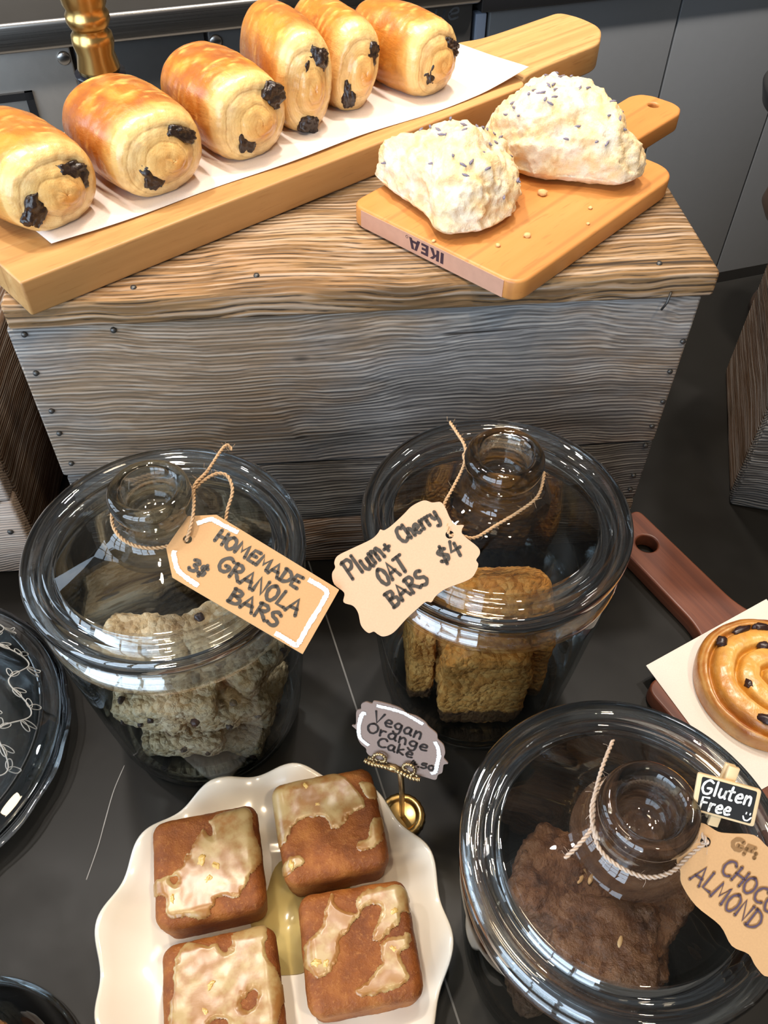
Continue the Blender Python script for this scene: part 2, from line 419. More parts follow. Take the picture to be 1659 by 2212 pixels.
# ------------------------------------------------------------------ materials
GREY = [(.25, (.05, .045, .042)), (.40, (.16, .148, .14)), (.56, (.235, .222, .215)), (.75, (.34, .325, .315))]
BROWN = [(.25, (.06, .034, .016)), (.40, (.20, .110, .045)), (.56, (.31, .18, .075)), (.78, (.42, .27, .13))]
DARKG = [(.25, (.02, .018, .017)), (.45, (.085, .08, .08)), (.6, (.13, .125, .125)), (.8, (.2, .19, .19))]
DARKB = [(.25, (.02, .012, .007)), (.45, (.10, .052, .026)), (.6, (.15, .08, .04)), (.8, (.2, .12, .065))]
PALE = [(.25, (.20, .15, .12)), (.42, (.46, .38, .33)), (.58, (.55, .47, .41)), (.8, (.64, .56, .5))]
m_front = old_wood('barn_board_grey', 1, GREY, (.27, .17, .09), .6, knots=[(.197, 0, .248, .004), (.128, 0, .245, .0022), (.192, 0, .167, .0035), (.056, 0, .1655, .003), (.10, 0, .178, .0025), (.30, 0, .215, .0015)])
m_top = old_wood('barn_board_brown', 2, BROWN, (.33, .18, .075), .95, knots=[(.45, .01, .30, .006)], fine=.62)
m_low = old_wood('barn_board_dark_grey', 3, DARKG, (.10, .085, .07), .7, knots=[(.245, 0, .085, .006), (.05, 0, .09, .005)])
m_low2 = old_wood('barn_board_dark_brown', 4, DARKB, (.10, .07, .045), .6)
m_side = old_wood('stained_side_board', 5, [(p_, tuple(x*.62 for x in c_)) for p_, c_ in DARKB], (.085, .042, .017), .3, axis=1)  # brown side boards, their shadow put into the colour as a darker copy
m_pale = old_wood('pale_crate_board', 6, PALE, (.5, .38, .3), .3)
m_bamboo = clean_wood('bamboo', 1, (.40, .205, .070), (.50, .27, .095), (.62, .38, .16), freq=60, dash=.55, dashcol=(.32, .15, .05), strip=(1, 10.5))
m_beech = clean_wood('beech', 2, (.48, .19, .048), (.56, .24, .064), (.63, .30, .095), axis=1, freq=30, dash=.45, dashcol=(.36, .14, .04), strip=(0, 8.4))
m_beech_end = plain('beech_end_grain', (.50, .26, .17), .6, var=.12, vs=160)
m_redwood = clean_wood('red_hardwood', 3, (.085, .026, .014), (.14, .042, .020), (.20, .07, .034), freq=95, rough=.38, dash=.3, dashcol=(.04, .012, .008))
m_ink = plain('marker_ink', (.012, .009, .008), .45, var=.1)
m_purple_ink = plain('branded_stamp', (.035, .012, .020), .6)
m_white_paint = plain('white_paint_pen', (.86, .84, .80), .45, var=.04)
m_chalk = plain('chalk_white', (.85, .84, .80), .7, var=.05)
def paper_mat(name, col):
    M = Mat(name, .75, spec=.2); v = M.coord()
    f = M.noise(v, 900, 3); g = M.noise(v, 60, 3)
    c = M.mix(f, tuple(x*.88 for x in col), tuple(min(1, x*1.1) for x in col)); M.base(M.mix(M.fr(g, .3, .7, 0, .25), c, tuple(x*.9 for x in col)))
    return M.m
m_kraft = paper_mat('kraft_card', (.52, .31, .15))
m_kraft_pink = paper_mat('pinkish_kraft_card', (.55, .36, .235))
m_kraft_grey = paper_mat('greyish_kraft_card', (.29, .21, .175))
m_parch = paper_mat('parchment', (.80, .70, .64)); m_parch2 = paper_mat('parchment_white', (.74, .68, .62))
m_twine = plain('jute_twine', (.50, .33, .19), .85, spec=.1, var=.25, vs=400)
m_twine2 = plain('pale_twine', (.52, .40, .31), .85, spec=.1, var=.25, vs=400)
m_steel = Mat('brushed_steel', .28, 1.0); _f = m_steel.noise(m_steel.coord((3, 3, 500)), 1, 3)
m_steel.base(m_steel.mix(_f, (.34, .32, .30), (.50, .48, .45))); m_steel.rough(m_steel.fr(_f, 0, 1, .22, .36)); m_steel = m_steel.m
m_steel2 = plain('satin_steel_panel', (.55, .52, .48), .52, 1.0)
m_dsteel = plain('dark_steel', (.10, .095, .09), .38, .5)
m_black = plain('black_plastic', (.012, .012, .013), .4)
m_nail = plain('iron_nail', (.10, .095, .09), .45, .8)
m_brass = plain('brass', (.62, .40, .14), .28, 1.0, var=.15, vs=40)
m_antique = plain('antique_gold', (.40, .29, .15), .35, 1.0, var=.4, vs=300)
m_cab = plain('grey_painted_cabinet', (.185, .190, .195), .42, var=.03)
m_cabedge = plain('pale_blue_edge', (.40, .46, .58), .4)
m_floor = plain('brown_floor', (.20, .18, .155), .6, var=.2, vs=8)
M = Mat('dark_laminate', .34, spec=.2); _v = M.coord()
M.base(M.mix(M.noise(_v, 6, 4), (.0065, .0059, .0050), (.0110, .0100, .0085))); M.rough(M.fr(M.noise(_v, 14, 5), .3, .7, .30, .46)); m_counter = M.m
m_seam = plain('worktop_joint', (.10, .095, .088), .5)
m_scratch = plain('worktop_scratch', (.13, .125, .115), .3)
m_china = plain('white_china', (.80, .74, .64), .12, coat=.4, var=.02)
m_glass = glass_mat('clear_glass', (.985, .99, .99), 0, (.68, .74, .75), .95)
m_glass_body = glass_mat('jar_wall_glass', (.985, .99, .99), 0, (.68, .74, .75), .5)
m_glass_rim = glass_mat('thick_glass', (.95, .97, .975), .30, (.74, .80, .82), 3.0)
m_glass_knob = glass_mat('knob_glass', (.95, .97, .975), .42, (.34, .41, .43), 1.8)
m_etch = plain('etched_frost', (.40, .41, .41), .6)
m_choc = Mat('dark_chocolate', .35, col=(.02, .009, .006), coat=.3); m_choc.bump(m_choc.noise(m_choc.coord(), 500, 3), .6, .001); m_choc = m_choc.m
def pastry_mat(name, rough=.28, coat=.6, sc_=1.0):
    """egg-washed dough: colour carried on the mesh (browned crust, pale layers), broken up by blotches"""
    M = Mat(name, rough, coat=coat); v = M.coord(); c = M.attr('Col')
    f = M.noise(v, 75*sc_, 5, .6); g = M.noise(v, 420*sc_, 3)
    dark = M.mix(.5, c, (.30, .085, .015), 'MULTIPLY')
    c2 = M.mix(M.fr(f, .50, .68, 0, .55), c, dark)
    c2 = M.mix(M.fr(f, .45, .28, 0, .4), c2, M.mix(.6, c2, (.86, .58, .24)))
    M.base(c2); M.rough(M.fr(f, .3, .7, rough-.05, rough+.2))
    M.b.inputs['Subsurface Weight'].default_value = .0
    fk = M.noise(M.coord((150*sc_, 60*sc_, 150*sc_)), 1, 4, .7, .6)
    M.bump(M.math('ADD', M.math('ADD', f, M.math('MULTIPLY', fk, .8)), M.math('MULTIPLY', g, .25)), .34, .0022)
    return M.m
m_pastry = pastry_mat('golden_pastry')
m_swirl = pastry_mat('glazed_swirl', .26, .5)
M = Mat('scone_dough', .72, spec=.25); v = M.coord(); f = M.noise(v, 55, 5, .6); g = M.noise(v, 330, 4, .65)
c = M.ramp(f, [(.33, (.74, .48, .22)), (.47, (.76, .58, .34)), (.62, (.80, .70, .54))])
M.base(M.mix(M.fr(g, .56, .72, 0, .45), c, (.62, .40, .19))); M.bump(M.math('ADD', M.math('MULTIPLY', f, .7), g), .5, .0020); m_scone = M.m
m_bud = plain('lavender_bud', (.19, .165, .215), .8, var=.35, vs=300)
def crumbly(name, stops, fl, flsc=260, rough=.8, band=None, dark=(.03, .015, .008), dk=.35, vb=-1.2):
    M = Mat(name, rough, spec=.25); v = M.coord()
    vo = M.n('TexVoronoi', {'Vector': v, 'Scale': flsc, 'Randomness': 1.0}); cid = M.n('SeparateColor', {0: vo.outputs['Color']}).outputs[0]
    f = M.noise(v, 60, 5, .65); g = M.noise(v, 140, 4, .7)
    c = M.ramp(f, stops); c = M.mix(M.fr(cid, .45, 1, 0, .6), c, fl)
    c = M.mix(M.fr(g, .58, .70, 0, dk), c, dark)
    if band:
        z = M.n('SeparateXYZ', {0: v}).outputs[2]; zz = M.math('ADD', z, M.fr(f, .3, .7, -.004, .004))
        b = M.math('MULTIPLY', M.fr(zz, band[0]-.002, band[0]+.002), M.fr(zz, band[1]-.002, band[1]+.002, 1, 0)); c = M.mix(M.math('MULTIPLY', b, .88), c, band[2])
    M.base(c); M.bump(M.math('ADD', M.math('MULTIPLY', vo.outputs['Distance'], vb), M.math('ADD', g, M.math('MULTIPLY', M.noise(v, 520, 3), .5))), .9, .003)
    return M.m
m_granola = crumbly('granola', [(.3, (.30, .18, .08)), (.5, (.54, .39, .21)), (.7, (.68, .55, .36))], (.72, .60, .42), 200)
m_oat = crumbly('oat_crumble', [(.3, (.34, .13, .022)), (.5, (.58, .25, .052)), (.7, (.72, .37, .10))], (.76, .43, .13), 210, band=(-.052, -.030, (.05, .022, .012)))
m_chocbar = crumbly('chocolate_cookie', [(.3, (.045, .018, .008)), (.5, (.13, .055, .024)), (.7, (.21, .105, .052))], (.24, .12, .06), 130, .5, dk=.7, dark=(.018, .008, .004), vb=-.35)
m_raisin = plain('dried_fruit', (.028, .010, .008), .4, coat=.3, var=.4, vs=300)
M = Mat('orange_cake_crumb', .55, spec=.35); v = M.coord(); f = M.noise(v, 40, 5, .6); g = M.noise(v, 380, 4, .7)
c = M.ramp(f, [(.32, (.13, .032, .007)), (.5, (.24, .070, .012)), (.68, (.36, .13, .025))])
M.base(M.mix(M.fr(g, .55, .72, 0, .5), c, (.48, .21, .06))); M.bump(g, .6, .0016); m_cake = M.m
M = Mat('citrus_icing', .30, spec=.5, coat=.25); v = M.coord(); f = M.noise(v, 48, 4, .6)
M.base(M.mix(M.fr(f, .42, .56, 0, .9), (.42, .285, .118), (.30, .125, .030))); M.bump(M.noise(v, 120, 3), .15, .001); m_icing = M.m
m_pulp = plain('orange_pulp', (.62, .40, .12), .3, coat=.3, var=.2, vs=200)
m_syrup = plain('orange_syrup', (.68, .55, .22), .12, coat=.5, var=.15, vs=40)
m_crumb = plain('crumb', (.66, .42, .18), .8, var=.3, vs=500)
m_frame = plain('pale_wood', (.72, .53, .30), .6, var=.06)
m_board = plain('chalkboard', (.010, .010, .010), .7)

# ------------------------------------------------------------------ setting
tag(boxo('floor', (-4, -3.5, -.94), (4, 5, -.9), m_floor, None, 0), None, None, kind='structure')
tag(boxo('ceiling', (-4, -3.5, 2.6), (4, 5, 2.64), plain('grey_ceiling', (.34, .32, .30), .8), None, 0), None, None, kind='structure')

A18 = radians(18)
ct = thing('counter', 'long dark laminate serving counter under the jars, crates and plate', 'counter', (.45, 1.0, -.9), A18)
boxo('worktop', (-1.7, -1.5, .86), (1.5, 0, .9), m_counter, ct, .003)
boxo('base_cabinet', (-1.65, -1.4, 0), (1.45, -.06, .86), m_black, ct, .003)
# joint between the two worktop lengths, and a long scratch whose glint is painted as a pale tone
jx = (Vector((-.0258, .3721, 0))-Vector((.45, 1.0, 0))); jl = Matrix.Rotation(-A18, 3, 'Z') @ jx
boxo('joint', (jl.x-.0007, -1.5, .8992), (jl.x+.0007, -.01, .9002), m_seam, ct, 0, 'thin pale joint line')
bm = BM(); bb = [Matrix.Rotation(-A18, 3, 'Z') @ (Vector((x, y, 0))-Vector((.45, 1.0, 0))) for x, y in ((-.207, .305), (-.211, .284), (-.2125, .26), (-.2135, .24), (-.2165, .216))]
ribbon(bm, [(p.x, p.y) for p in catmull(bb, 8)], .0007, .9003)
obj('scratch', bm, m_scratch, ct, label='pale hairline scratch')

# ---- back bar across the aisle
B0 = (.9713, 2.2016, -.9)
fr_ = thing('refrigerator', 'stainless steel undercounter refrigerator behind the pastries at the back', 'refrigerator', B0, A18)
boxo('body', (-2.5, .01, .03), (-.845, .62, .93), m_dsteel, fr_, .003)
boxo('worktop', (-2.5, -.035, .934), (-.838, .64, .985), m_steel, fr_, .008)
boxo('backsplash', (-2.5, .50, .985), (-.838, .56, 1.10), m_steel, fr_, .006)
boxo('left_door', (-2.4, -.012, .12), (-1.643, .012, .931), m_steel2, fr_, .003)
boxo('grille_panel', (-1.636, -.006, .12), (-1.394, .012, .929), m_dsteel, fr_, .003)
d2 = boxo('right_door', (-1.388, -.012, .12), (-.848, .012, .931), m_dsteel, fr_, .003)
bm = BM()
for lo, hi in (((-1.90, -.020, .848), (-1.728, -.010, .862)), ((-1.742, -.020, .70), (-1.728, -.010, .862)), ((-1.90, -.020, .70), (-1.728, -.010, .714))): box(bm, lo, hi)
obj('recessed_handle', bm, m_black, fr_, smooth=False)
for sx, sz in ((-1.657, .912), (-1.375, .912)):
    bm = lathe([(0, .0), (.010, 0), (.012, .002), (.012, .006)], 24); bm.transform(Matrix.Translation((sx, -.018, sz)) @ Matrix.Rotation(-pi/2, 4, 'X')); obj('screw', bm, m_steel, fr_)
bm = BM()
for k in range(9): box(bm, (-1.83+k*.020, .14, .9855), (-1.82+k*.020, .40, .9875))
obj('vent_slot', bm, m_black, fr_, smooth=False)
bm = BM(); write(bm, 'true', (0, 0), (.105, 0), .034, .0045, 0, .02, .25)
bm.transform(Matrix.Translation((-.985, -.0125, .903)) @ Matrix.Rotation(pi/2, 4, 'X'))
obj('lettering', bm, plain('silver_print', (.10, .105, .11), .4), d2, smooth=False)
cb = thing('base_cabinet', 'grey flat front base cabinets across the aisle at upper right', 'cabinet', B0, A18)
boxo('worktop', (-.836, -.03, .915), (1.6, .62, .955), m_black, cb, .003)
boxo('toe_kick', (-.82, .06, 0), (1.6, .60, .14), m_black, cb, 0)
boxo('filler_strip', (-.836, -.004, .14), (-.812, .02, .905), m_cabedge, cb, .002, 'pale blue grey filler strip')
boxo('carcass', (-.80, .013, .14), (1.6, .60, .905), m_black, cb, 0)
for a, b in ((-.806, -.3565), (-.3515, -.0255), (-.0205, .305), (.31, .64), (.645, .97), (.975, 1.3)):
    boxo('door', (a, -.008, .14), (b, .012, .908), m_cab, cb, .0015)

# ------------------------------------------------------------------ crates
def nail(x, z, parent, y=-.0008, r=.0022):
    bm = lathe([(0, -.0012), (r*.8, -.0010), (r, 0), (r, .002)], 12); bm.transform(Matrix.Translation((x, y, z)) @ Matrix.Rotation(-pi/2, 4, 'X'))
    return obj('nail', bm, m_nail, parent)
def plank(name, lo, hi, mat, parent, seed=0, label=None, bev=.003):
    """rough sawn plank: gently uneven edges along its length"""
    lo, hi = Vector(lo), Vector(hi); d = hi-lo; ax = max(range(3), key=lambda i: d[i]); o1, o2 = [i for i in range(3) if i != ax]
    bm = BM(); N = 40; rings = []; c = (lo+hi)/2
    for i in range(N+1):
        t = lo[ax]+d[ax]*i/N; ring = []
        for (s1, s2) in ((-1, -1), (1, -1), (1, 1), (-1, 1)):
            p = [0, 0, 0]; p[ax] = t
            p[o1] = c[o1]+s1*(d[o1]/2-.0006-.0006*noise.noise((t*22, s1*3+seed, s2*5))); p[o2] = c[o2]+s2*(d[o2]/2-.0006-.0006*noise.noise((t*19, s1*5, s2*3+seed*2)))
            ring.append(bm.verts.new(p))
        rings.append(ring)
    for Aa, Bb in zip(rings, rings[1:]):
        for k in range(4): bm.faces.new((Aa[k], Aa[(k+1) % 4], Bb[(k+1) % 4], Bb[k]))
    bm.faces.new(rings[0][::-1]); bm.faces.new(rings[-1]); bmesh.ops.recalc_face_normals(bm, faces=bm.faces)
    o = obj(name, bm, mat, parent, smooth=False, label=label); bevel(o, bev, 2, 40); return o
yaw_c = atan2(.0502, .4976)
cr = thing('wooden_crate', 'weathered grey barn wood crate standing behind the three glass jars', 'crate', (-.2593, .4921, 0), yaw_c)
plank('top_board', (-.004, -.002, .2885), (.502, .128, .311), m_top, cr, 1, 'brown top plank, front one')
plank('top_board', (.0, .1285, .2885), (.498, .314, .3105), m_top, cr, 2)
plank('front_board', (-.008, .003, .1365), (.497, .022, .288), m_front, cr, 3, 'wide silvery grey front plank')
plank('front_board', (-.006, .0035, .062), (.497, .022, .1360), m_low, cr, 4, 'narrow dark grey front plank')
plank('front_board', (-.004, .003, 0), (.497, .022, .0615), m_low2, cr, 5, 'dark brown bottom plank')
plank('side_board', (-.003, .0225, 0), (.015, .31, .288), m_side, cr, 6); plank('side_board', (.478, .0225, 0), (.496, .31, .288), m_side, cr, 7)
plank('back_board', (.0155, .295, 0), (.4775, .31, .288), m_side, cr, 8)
for x, z in ((.002, .2476), (.003, .2103), (.0025, .1868), (.003, .153), (.4925, .2458), (.490, .2161), (.4925, .184), (.490, .1565), (.490, .1335), (.488, .0958), (.489, .0772), (.066, .2825), (.004, .2825)):
    nail(x, z, cr, .0026)
for x, y in ((.085, .012), (.17, .02), (.46, .012)):
    obj('nail', lathe([(0, .0010), (.0018, .0008), (.0022, 0), (.0022, -.002)], 12, off=(x, y, .311)), m_nail, cr)
bm = BM(); tube(bm, [(.468, -.003, .296), (.4665, -.0045, .288), (.4645, -.003, .281)], .0009, 8); obj('nail', bm, m_nail, cr, label='bent nail pulled out at the corner')

cl = thing('wooden_crate', 'pale fronted wooden crate at the left edge, beside the grey crate', 'crate', (-.325, .500, 0), radians(5))
plank('front_board', (-.42, 0, .0), (0, .018, .098), m_pale, cl, 11); plank('front_board', (-.42, 0, .0985), (0, .018, .2), m_pale, cl, 12)
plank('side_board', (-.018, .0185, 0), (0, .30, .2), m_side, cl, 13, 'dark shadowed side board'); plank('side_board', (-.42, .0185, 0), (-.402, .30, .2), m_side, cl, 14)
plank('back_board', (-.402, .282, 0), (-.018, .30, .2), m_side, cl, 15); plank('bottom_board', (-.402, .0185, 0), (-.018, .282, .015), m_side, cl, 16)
for x, z in ((-.012, .10), (-.012, .06), (-.012, .15)): nail(x, z, cl, -.0002, .0028)
cq = thing('wooden_crate', 'dark brown wooden crate at the right edge of the counter', 'crate', (.3547, .5952, 0), radians(-13))
plank('front_board', (.0, 0, 0), (.36, .018, .15), m_low, cq, 21, 'grey weathered front board'); plank('front_board', (.0, 0, .1505), (.36, .018, .30), m_front, cq, 22)
plank('side_board', (.0, .0185, 0), (.018, .222, .30), m_side, cq, 23, 'brown side board with shade in its colour'); plank('side_board', (.342, .0185, 0), (.36, .222, .30), m_side, cq, 24)
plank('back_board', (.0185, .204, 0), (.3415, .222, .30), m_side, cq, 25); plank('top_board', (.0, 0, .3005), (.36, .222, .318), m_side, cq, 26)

# black bowl on a turned wooden foot, behind the right crate
ps = thing('pedestal_bowl', 'black shallow bowl on a brown turned wooden foot at the right edge', 'bowl', (.498, .935, 0))
obj('bowl', lathe([(0, .242), (.04, .243), (.075, .254), (.092, .272), (.098, .278), (.101, .272), (.096, .255), (.075, .236), (.04, .225), (0, .225)], 72), m_black, ps)
obj('foot', lathe([(0, .2245), (.03, .2245), (.03, .19), (.042, .175), (.057, .158), (.060, .142), (.052, .128), (.03, .11), (.022, .07), (.024, .03), (.030, .012), (.031, 0), (0, 0)], 48), plain('dark_turned_wood', (.055, .030, .018), .5), ps)

# brass turned post on the crate behind the pastries
bp = thing('brass_post', 'turned brass post with black foot behind the croissants at top left', 'post', (-.2395, .745, .311))
obj('foot', lathe([(0, 0), (.034, 0), (.034, .004), (.024, .010), (.0205, .02), (.0195, .047), (.0205, .048), (.0205, .051), (0, .051)], 40), plain('black_enamel', (.008, .009, .014), .2), bp)
obj('shaft', lathe([(0, .0515), (.0165, .0515), (.0172, .055), (.0150, .066), (.0168, .074), (.0162, .080), (.0130, .084), (.0150, .0855), (.0172, .090), (.0172, .095), (.0150, .0985), (.0172, .103), (.0190, .116), (.0185, .128), (.0160, .140), (.0155, .143), (.0180, .146), (.0180, .151), (.0155, .154), (.0178, .160), (.016, .20), (.010, .23), (.014, .245), (.010, .262), (0, .268)], 48), m_brass, bp)

# ------------------------------------------------------------------ long bamboo board, parchment
YB = radians(40.9); ZT = .311
lb = thing('paddle_board', 'long bamboo paddle board carrying the row of chocolate croissants', 'serving board', (-.2362, .4769, ZT+.0004), YB)
body = round_poly([(0, 0), (.470, 0), (.478, .008), (.478, .112), (.470, .12), (-.004, .12)], [.002, .006, .006, .006, .006, .002])
obj('board', board_mesh(body, 0, .026, .0016), m_bamboo, lb, smooth=False)
hd = round_poly([(.4782, .009), (.492, .016), (.515, .0185), (.598, .0215), (.630, .046), (.634, .078), (.628, .1015), (.54, .1015), (.515, .103), (.497, .109), (.4782, .1115)], [0, .006, .02, .012, .016, .012, .010, .01, .01, .01, 0], 5)
obj('handle', board_mesh(hd, 0, .026, .0024), m_bamboo, lb, smooth=False)
e_b = Vector((cos(YB), sin(YB), 0)); n_b = Vector((-sin(YB), cos(YB), 0)); O_b = Vector((-.2362, .4769, 0))
def onb(b, mm, z): return O_b+e_b*b+n_b*mm+Vector((0, 0, z))
bm = BM(); NU, NV = 60, 14; g = []
pc = [(.0355, .0260), (.484, .0085), (.488, .112), (.0330, .112)]
for i in range(NU+1):
    row = []
    for j in range(NV+1):
        u, v_ = i/NU, j/NV
        p0 = Vector(pc[0]).lerp(Vector(pc[1]), u); p1 = Vector(pc[3]).lerp(Vector(pc[2]), u); p = p0.lerp(p1, v_)
        ed = (1-v_)**3
        z = .0272+.0006*(1+noise.noise((p.x*14, p.y*20, 3)))*1.0+ed*.0008*sin(p.x*30)
        tip = max(0, u-.86)/.14; z += .008*tip*tip*(1-v_)
        row.append(bm.verts.new((p.x, p.y+ed*.0016*sin(p.x*42+1), z)))
    g.append(row)
for i in range(NU):
    for j in range(NV): bm.faces.new((g[i][j], g[i+1][j], g[i+1][j+1], g[i][j+1]))
pp = obj('parchment_paper', bm, m_parch); pp.location = (-.2362, .4769, ZT); pp.rotation_euler = (0, 0, YB)
pp.modifiers.new('s', 'SOLIDIFY').thickness = .0003
tag(pp, 'long sheet of pale parchment under the chocolate croissants on the bamboo board', 'parchment paper')

# ------------------------------------------------------------------ chocolate croissants
def lerp3(a, b, t): return tuple(x+(y-x)*t for x, y in zip(a, b))
def croissant(seed, rx, rz, L, roll, sticks, label, loc, rot, lean=0, crust=(.42, .12, .012), pale=(.84, .56, .21)):
    t_ = thing('pain_au_chocolat', label, 'pastry', loc, rot, 'chocolate croissants on the bamboo board')
    s = Vector((seed*5.1, seed*2.3, seed*.7)); NT = 168; rings = []; cols = []
    bm = BM(); lay = bm.verts.layers.float_color.new('Col')
    def sect(a, k, y):
        ca, sa = cos(a), sin(a); ex = 2.25
        q = (abs(ca)**ex+abs(sa)**ex)**(-1/ex)
        x, z = q*ca*rx*k, q*sa*rz*k
        # tight roll: tail of the dough seam makes a soft step
        st = .035*max(0, cos((a-2.5)*.5))**6
        x *= 1+st; z *= 1+st
        c_, s_ = cos(roll), sin(roll); x, z = x*c_-z*s_, x*s_+z*c_
        lim = -rz*.86
        if z < lim: z = lim-(lim-z)*.12
        return x, z
    spec = []
    NC = 40
    for i in range(NC+1):                                  # front end: spiral of layers
        t = i/NC; spec.append(('f', max(t, .0)))
    NB = 34
    for i in range(1, NB): spec.append(('b', i/NB))
    for i in range(16, -1, -1): spec.append(('k', i/16))
    turns = 1.6
    nx, nz = .16, -.10                                     # the inner swirl sits a little off centre
    for kind, t in spec:
        ring = []
        for j in range(NT):
            a = 2*pi*j/NT
            if kind == 'f':
                wob = .22*noise.noise(Vector((cos(a)*1.1, sin(a)*1.1, t*2.2))+s)+.07*noise.noise(Vector((cos(a)*3, sin(a)*3, t*5))+s)
                phi = t*turns*2-a/(2*pi)+wob
                fr0 = phi % 1.0
                edge = sqrt(max(0, 1-t**2.4))
                y = -L/2+.0085-.0125*edge
                x, z = sect(a, t*.943+.002, y)
                dx, dz = x/rx-nx*(1-t), z/rz-nz*(1-t); core = math.exp(-((dx/.42)**2+(dz/.34)**2))
                moat = math.exp(-((t-.60)/.15)**2)
                y += -.0056*core**.8+.0034*moat*(.55+.45*cos(2*(a-roll-.5)))
                y += -.0009*(abs(sin(pi*phi))**.7)*(1-t**8)+.0008*noise.noise(Vector((x*180, z*180, 2))+s)
                x += nx*rx*.35*(1-t)*core; z += nz*rz*.35*(1-t)*core
                fine = .5+.5*sin(2*pi*(phi*5)+3*noise.noise(Vector((x*90, z*90, 5))+s))
                c = lerp3(pale, (.66, .36, .09), .04+.42*fine**3)
                c = lerp3(c, (.62, .23, .035), 1.25*core*(.55+.45*noise.noise(Vector((x*150, z*150, 8))+s)))
                c = lerp3(c, (.88, .66, .33), .70*math.exp(-((t-.70)/.14)**2)*(1-.4*fine))
                if fr0 < .07 and t > .2: c = lerp3(c, (.42, .20, .05), .40)
                k2 = max(0, (t-.86)/.14); c = lerp3(c, (.80, .50, .18), k2*.6)
            else:
                if kind == 'b':
                    yy = -1+2*t; y = -L/2+.0085+(L-.0155)*t; k = .945+.095*(1-abs(yy+.05)**2.6)
                    if yy < -.45: k *= 1-.010*abs(sin(22*(yy+.45)+2*noise.noise(Vector((cos(a)*2, sin(a)*2, 1))+s)))    # edges of the dough layers show at the front
                else:
                    y = L/2-.007+.011*sqrt(max(0, 1-t**2.4)); k = t*.943+.002; yy = 1
                x, z = sect(a, k, y)
                nn = noise.fractal(Vector((x*24, y*30, z*24))+s, 1, 2, 3); fl = noise.fractal(Vector((x*70, y*200, z*70))+s, 1, 2, 3)
                dn = 1+.030*nn+.010*fl*(1 if z > 0 else .3)
                x *= dn; z *= dn
                bake = min(1, max(0, (yy+.99+.10*noise.noise(Vector((cos(a)*1.5, sin(a)*1.5, 6))+s))/.34)) if kind == 'b' else 1
                up = min(1, max(0, z/rz*.5+.62))
                bl = noise.fractal(Vector((x*55, y*45, z*55))+s*1.3, 1, 2, 4)
                top = lerp3(crust, (.64, .27, .04), min(1, max(0, .30+1.1*bl)))
                top = lerp3(top, (.80, .45, .11), min(1, max(0, (fl-.30)*2.2)))
                low = lerp3((.60, .26, .045), (.44, .15, .02), min(1, max(0, .5+bl)))
                full = lerp3(low, top, up)
                str_ = .5+.5*sin(yy*105+5*nn+2*fl)
                side = lerp3((.82, .50, .16), (.62, .28, .05), str_*.7)
                c = lerp3(side, full, min(1, max(0, bake+.25*bl)))
            v = bm.verts.new((x, y, z)); v[lay] = (*c, 1); ring.append(v)
        rings.append(ring)
    for Aa, Bb in zip(rings, rings[1:]):
        for j in range(NT): bm.faces.new((Aa[j], Aa[(j+1) % NT], Bb[(j+1) % NT], Bb[j]))
    bm.faces.new(rings[0]); bm.faces.new(rings[-1][::-1])
    zmin = min(v.co.z for v in bm.verts)
    bmesh.ops.recalc_face_normals(bm, faces=bm.faces)
    bmesh.ops.translate(bm, verts=bm.verts, vec=(0, 0, -zmin))
    Rl = Matrix.Rotation(lean, 4, 'X')
    bm.transform(Rl)
    obj('dough', bm, m_pastry, t_)
    for i, (sx, sz, ax, az, r) in enumerate(sticks):
        b = BM(); bmesh.ops.create_cube(b, size=2); bmesh.ops.subdivide_edges(b, edges=b.edges, cuts=16, use_grid_fill=True); q_ = Vector((seed*3.1+i, i*1.7, seed))
        for v in b.verts:
            p = v.co; n_ = (abs(p.x)**3.2+abs(p.y)**5+abs(p.z)**3.2)**(-1/3.6); p = p*n_*(1+.20*noise.fractal(p*1.5+q_, 1, 2, 3)+.06*noise.noise(p*6+q_)); v.co = Vector((p.x*ax*1.18, p.y*L*.14, p.z*az*1.18))
        b.transform(Rl @ Matrix.Translation((sx*rx, -L/2+L*.14-.0046, sz*rz-zmin)) @ Matrix.Rotation(r, 4, 'Y'))
        obj('chocolate_stick', b, m_choc, t_)
    return t_
CR = [  # seed, rx, rz, length, roll, chocolate sticks (x, z as share of the half width; half sizes; tilt), label, place along board, depth across board
 (1, .0355, .0305, .086, .00, [(-.52, -.16, .0075, .0105, .5), (.30, .20, .0115, .0082, .3)], 'leftmost chocolate croissant, cut off by the left edge of the photo', .1835, .082, .10, 0),
 (2, .0365, .0315, .088, .05, [(-.30, -.22, .0078, .0110, -.1), (.42, .38, .0100, .0050, .5)], 'chocolate croissant second from left, plump with a wide pale spiral end', .2665, .077, .00, 0),
 (3, .0330, .0330, .088, .12, [(-.20, -.26, .0075, .0115, .1), (.52, .42, .0085, .0075, .6)], 'chocolate croissant third from left with flaky blistered brown crust', .3475, .081, -.03, 0),
 (4, .0240, .0400, .088, -.10, [(.24, .40, .0085, .0105, .4), (-.10, -.70, .0072, .0068, .2)], 'tall upright chocolate croissant leaning fourth from left, highest of the row', .4140, .090, -.20, 0),
 (5, .0225, .0360, .088, -.24, [(.42, .28, .0070, .0085, .4), (-.42, -.42, .0055, .0095, .2)], 'narrow chocolate croissant wedged fifth from left with a dark split on top', .4655, .095, -.14, 0),
 (6, .0290, .0310, .086, -.05, [(-.22, -.10, .0072, .0105, .3), (.46, .28, .0095, .0055, .6)], 'rightmost golden chocolate croissant, nearest the board handle', .5270, .076, .06, 0),
]
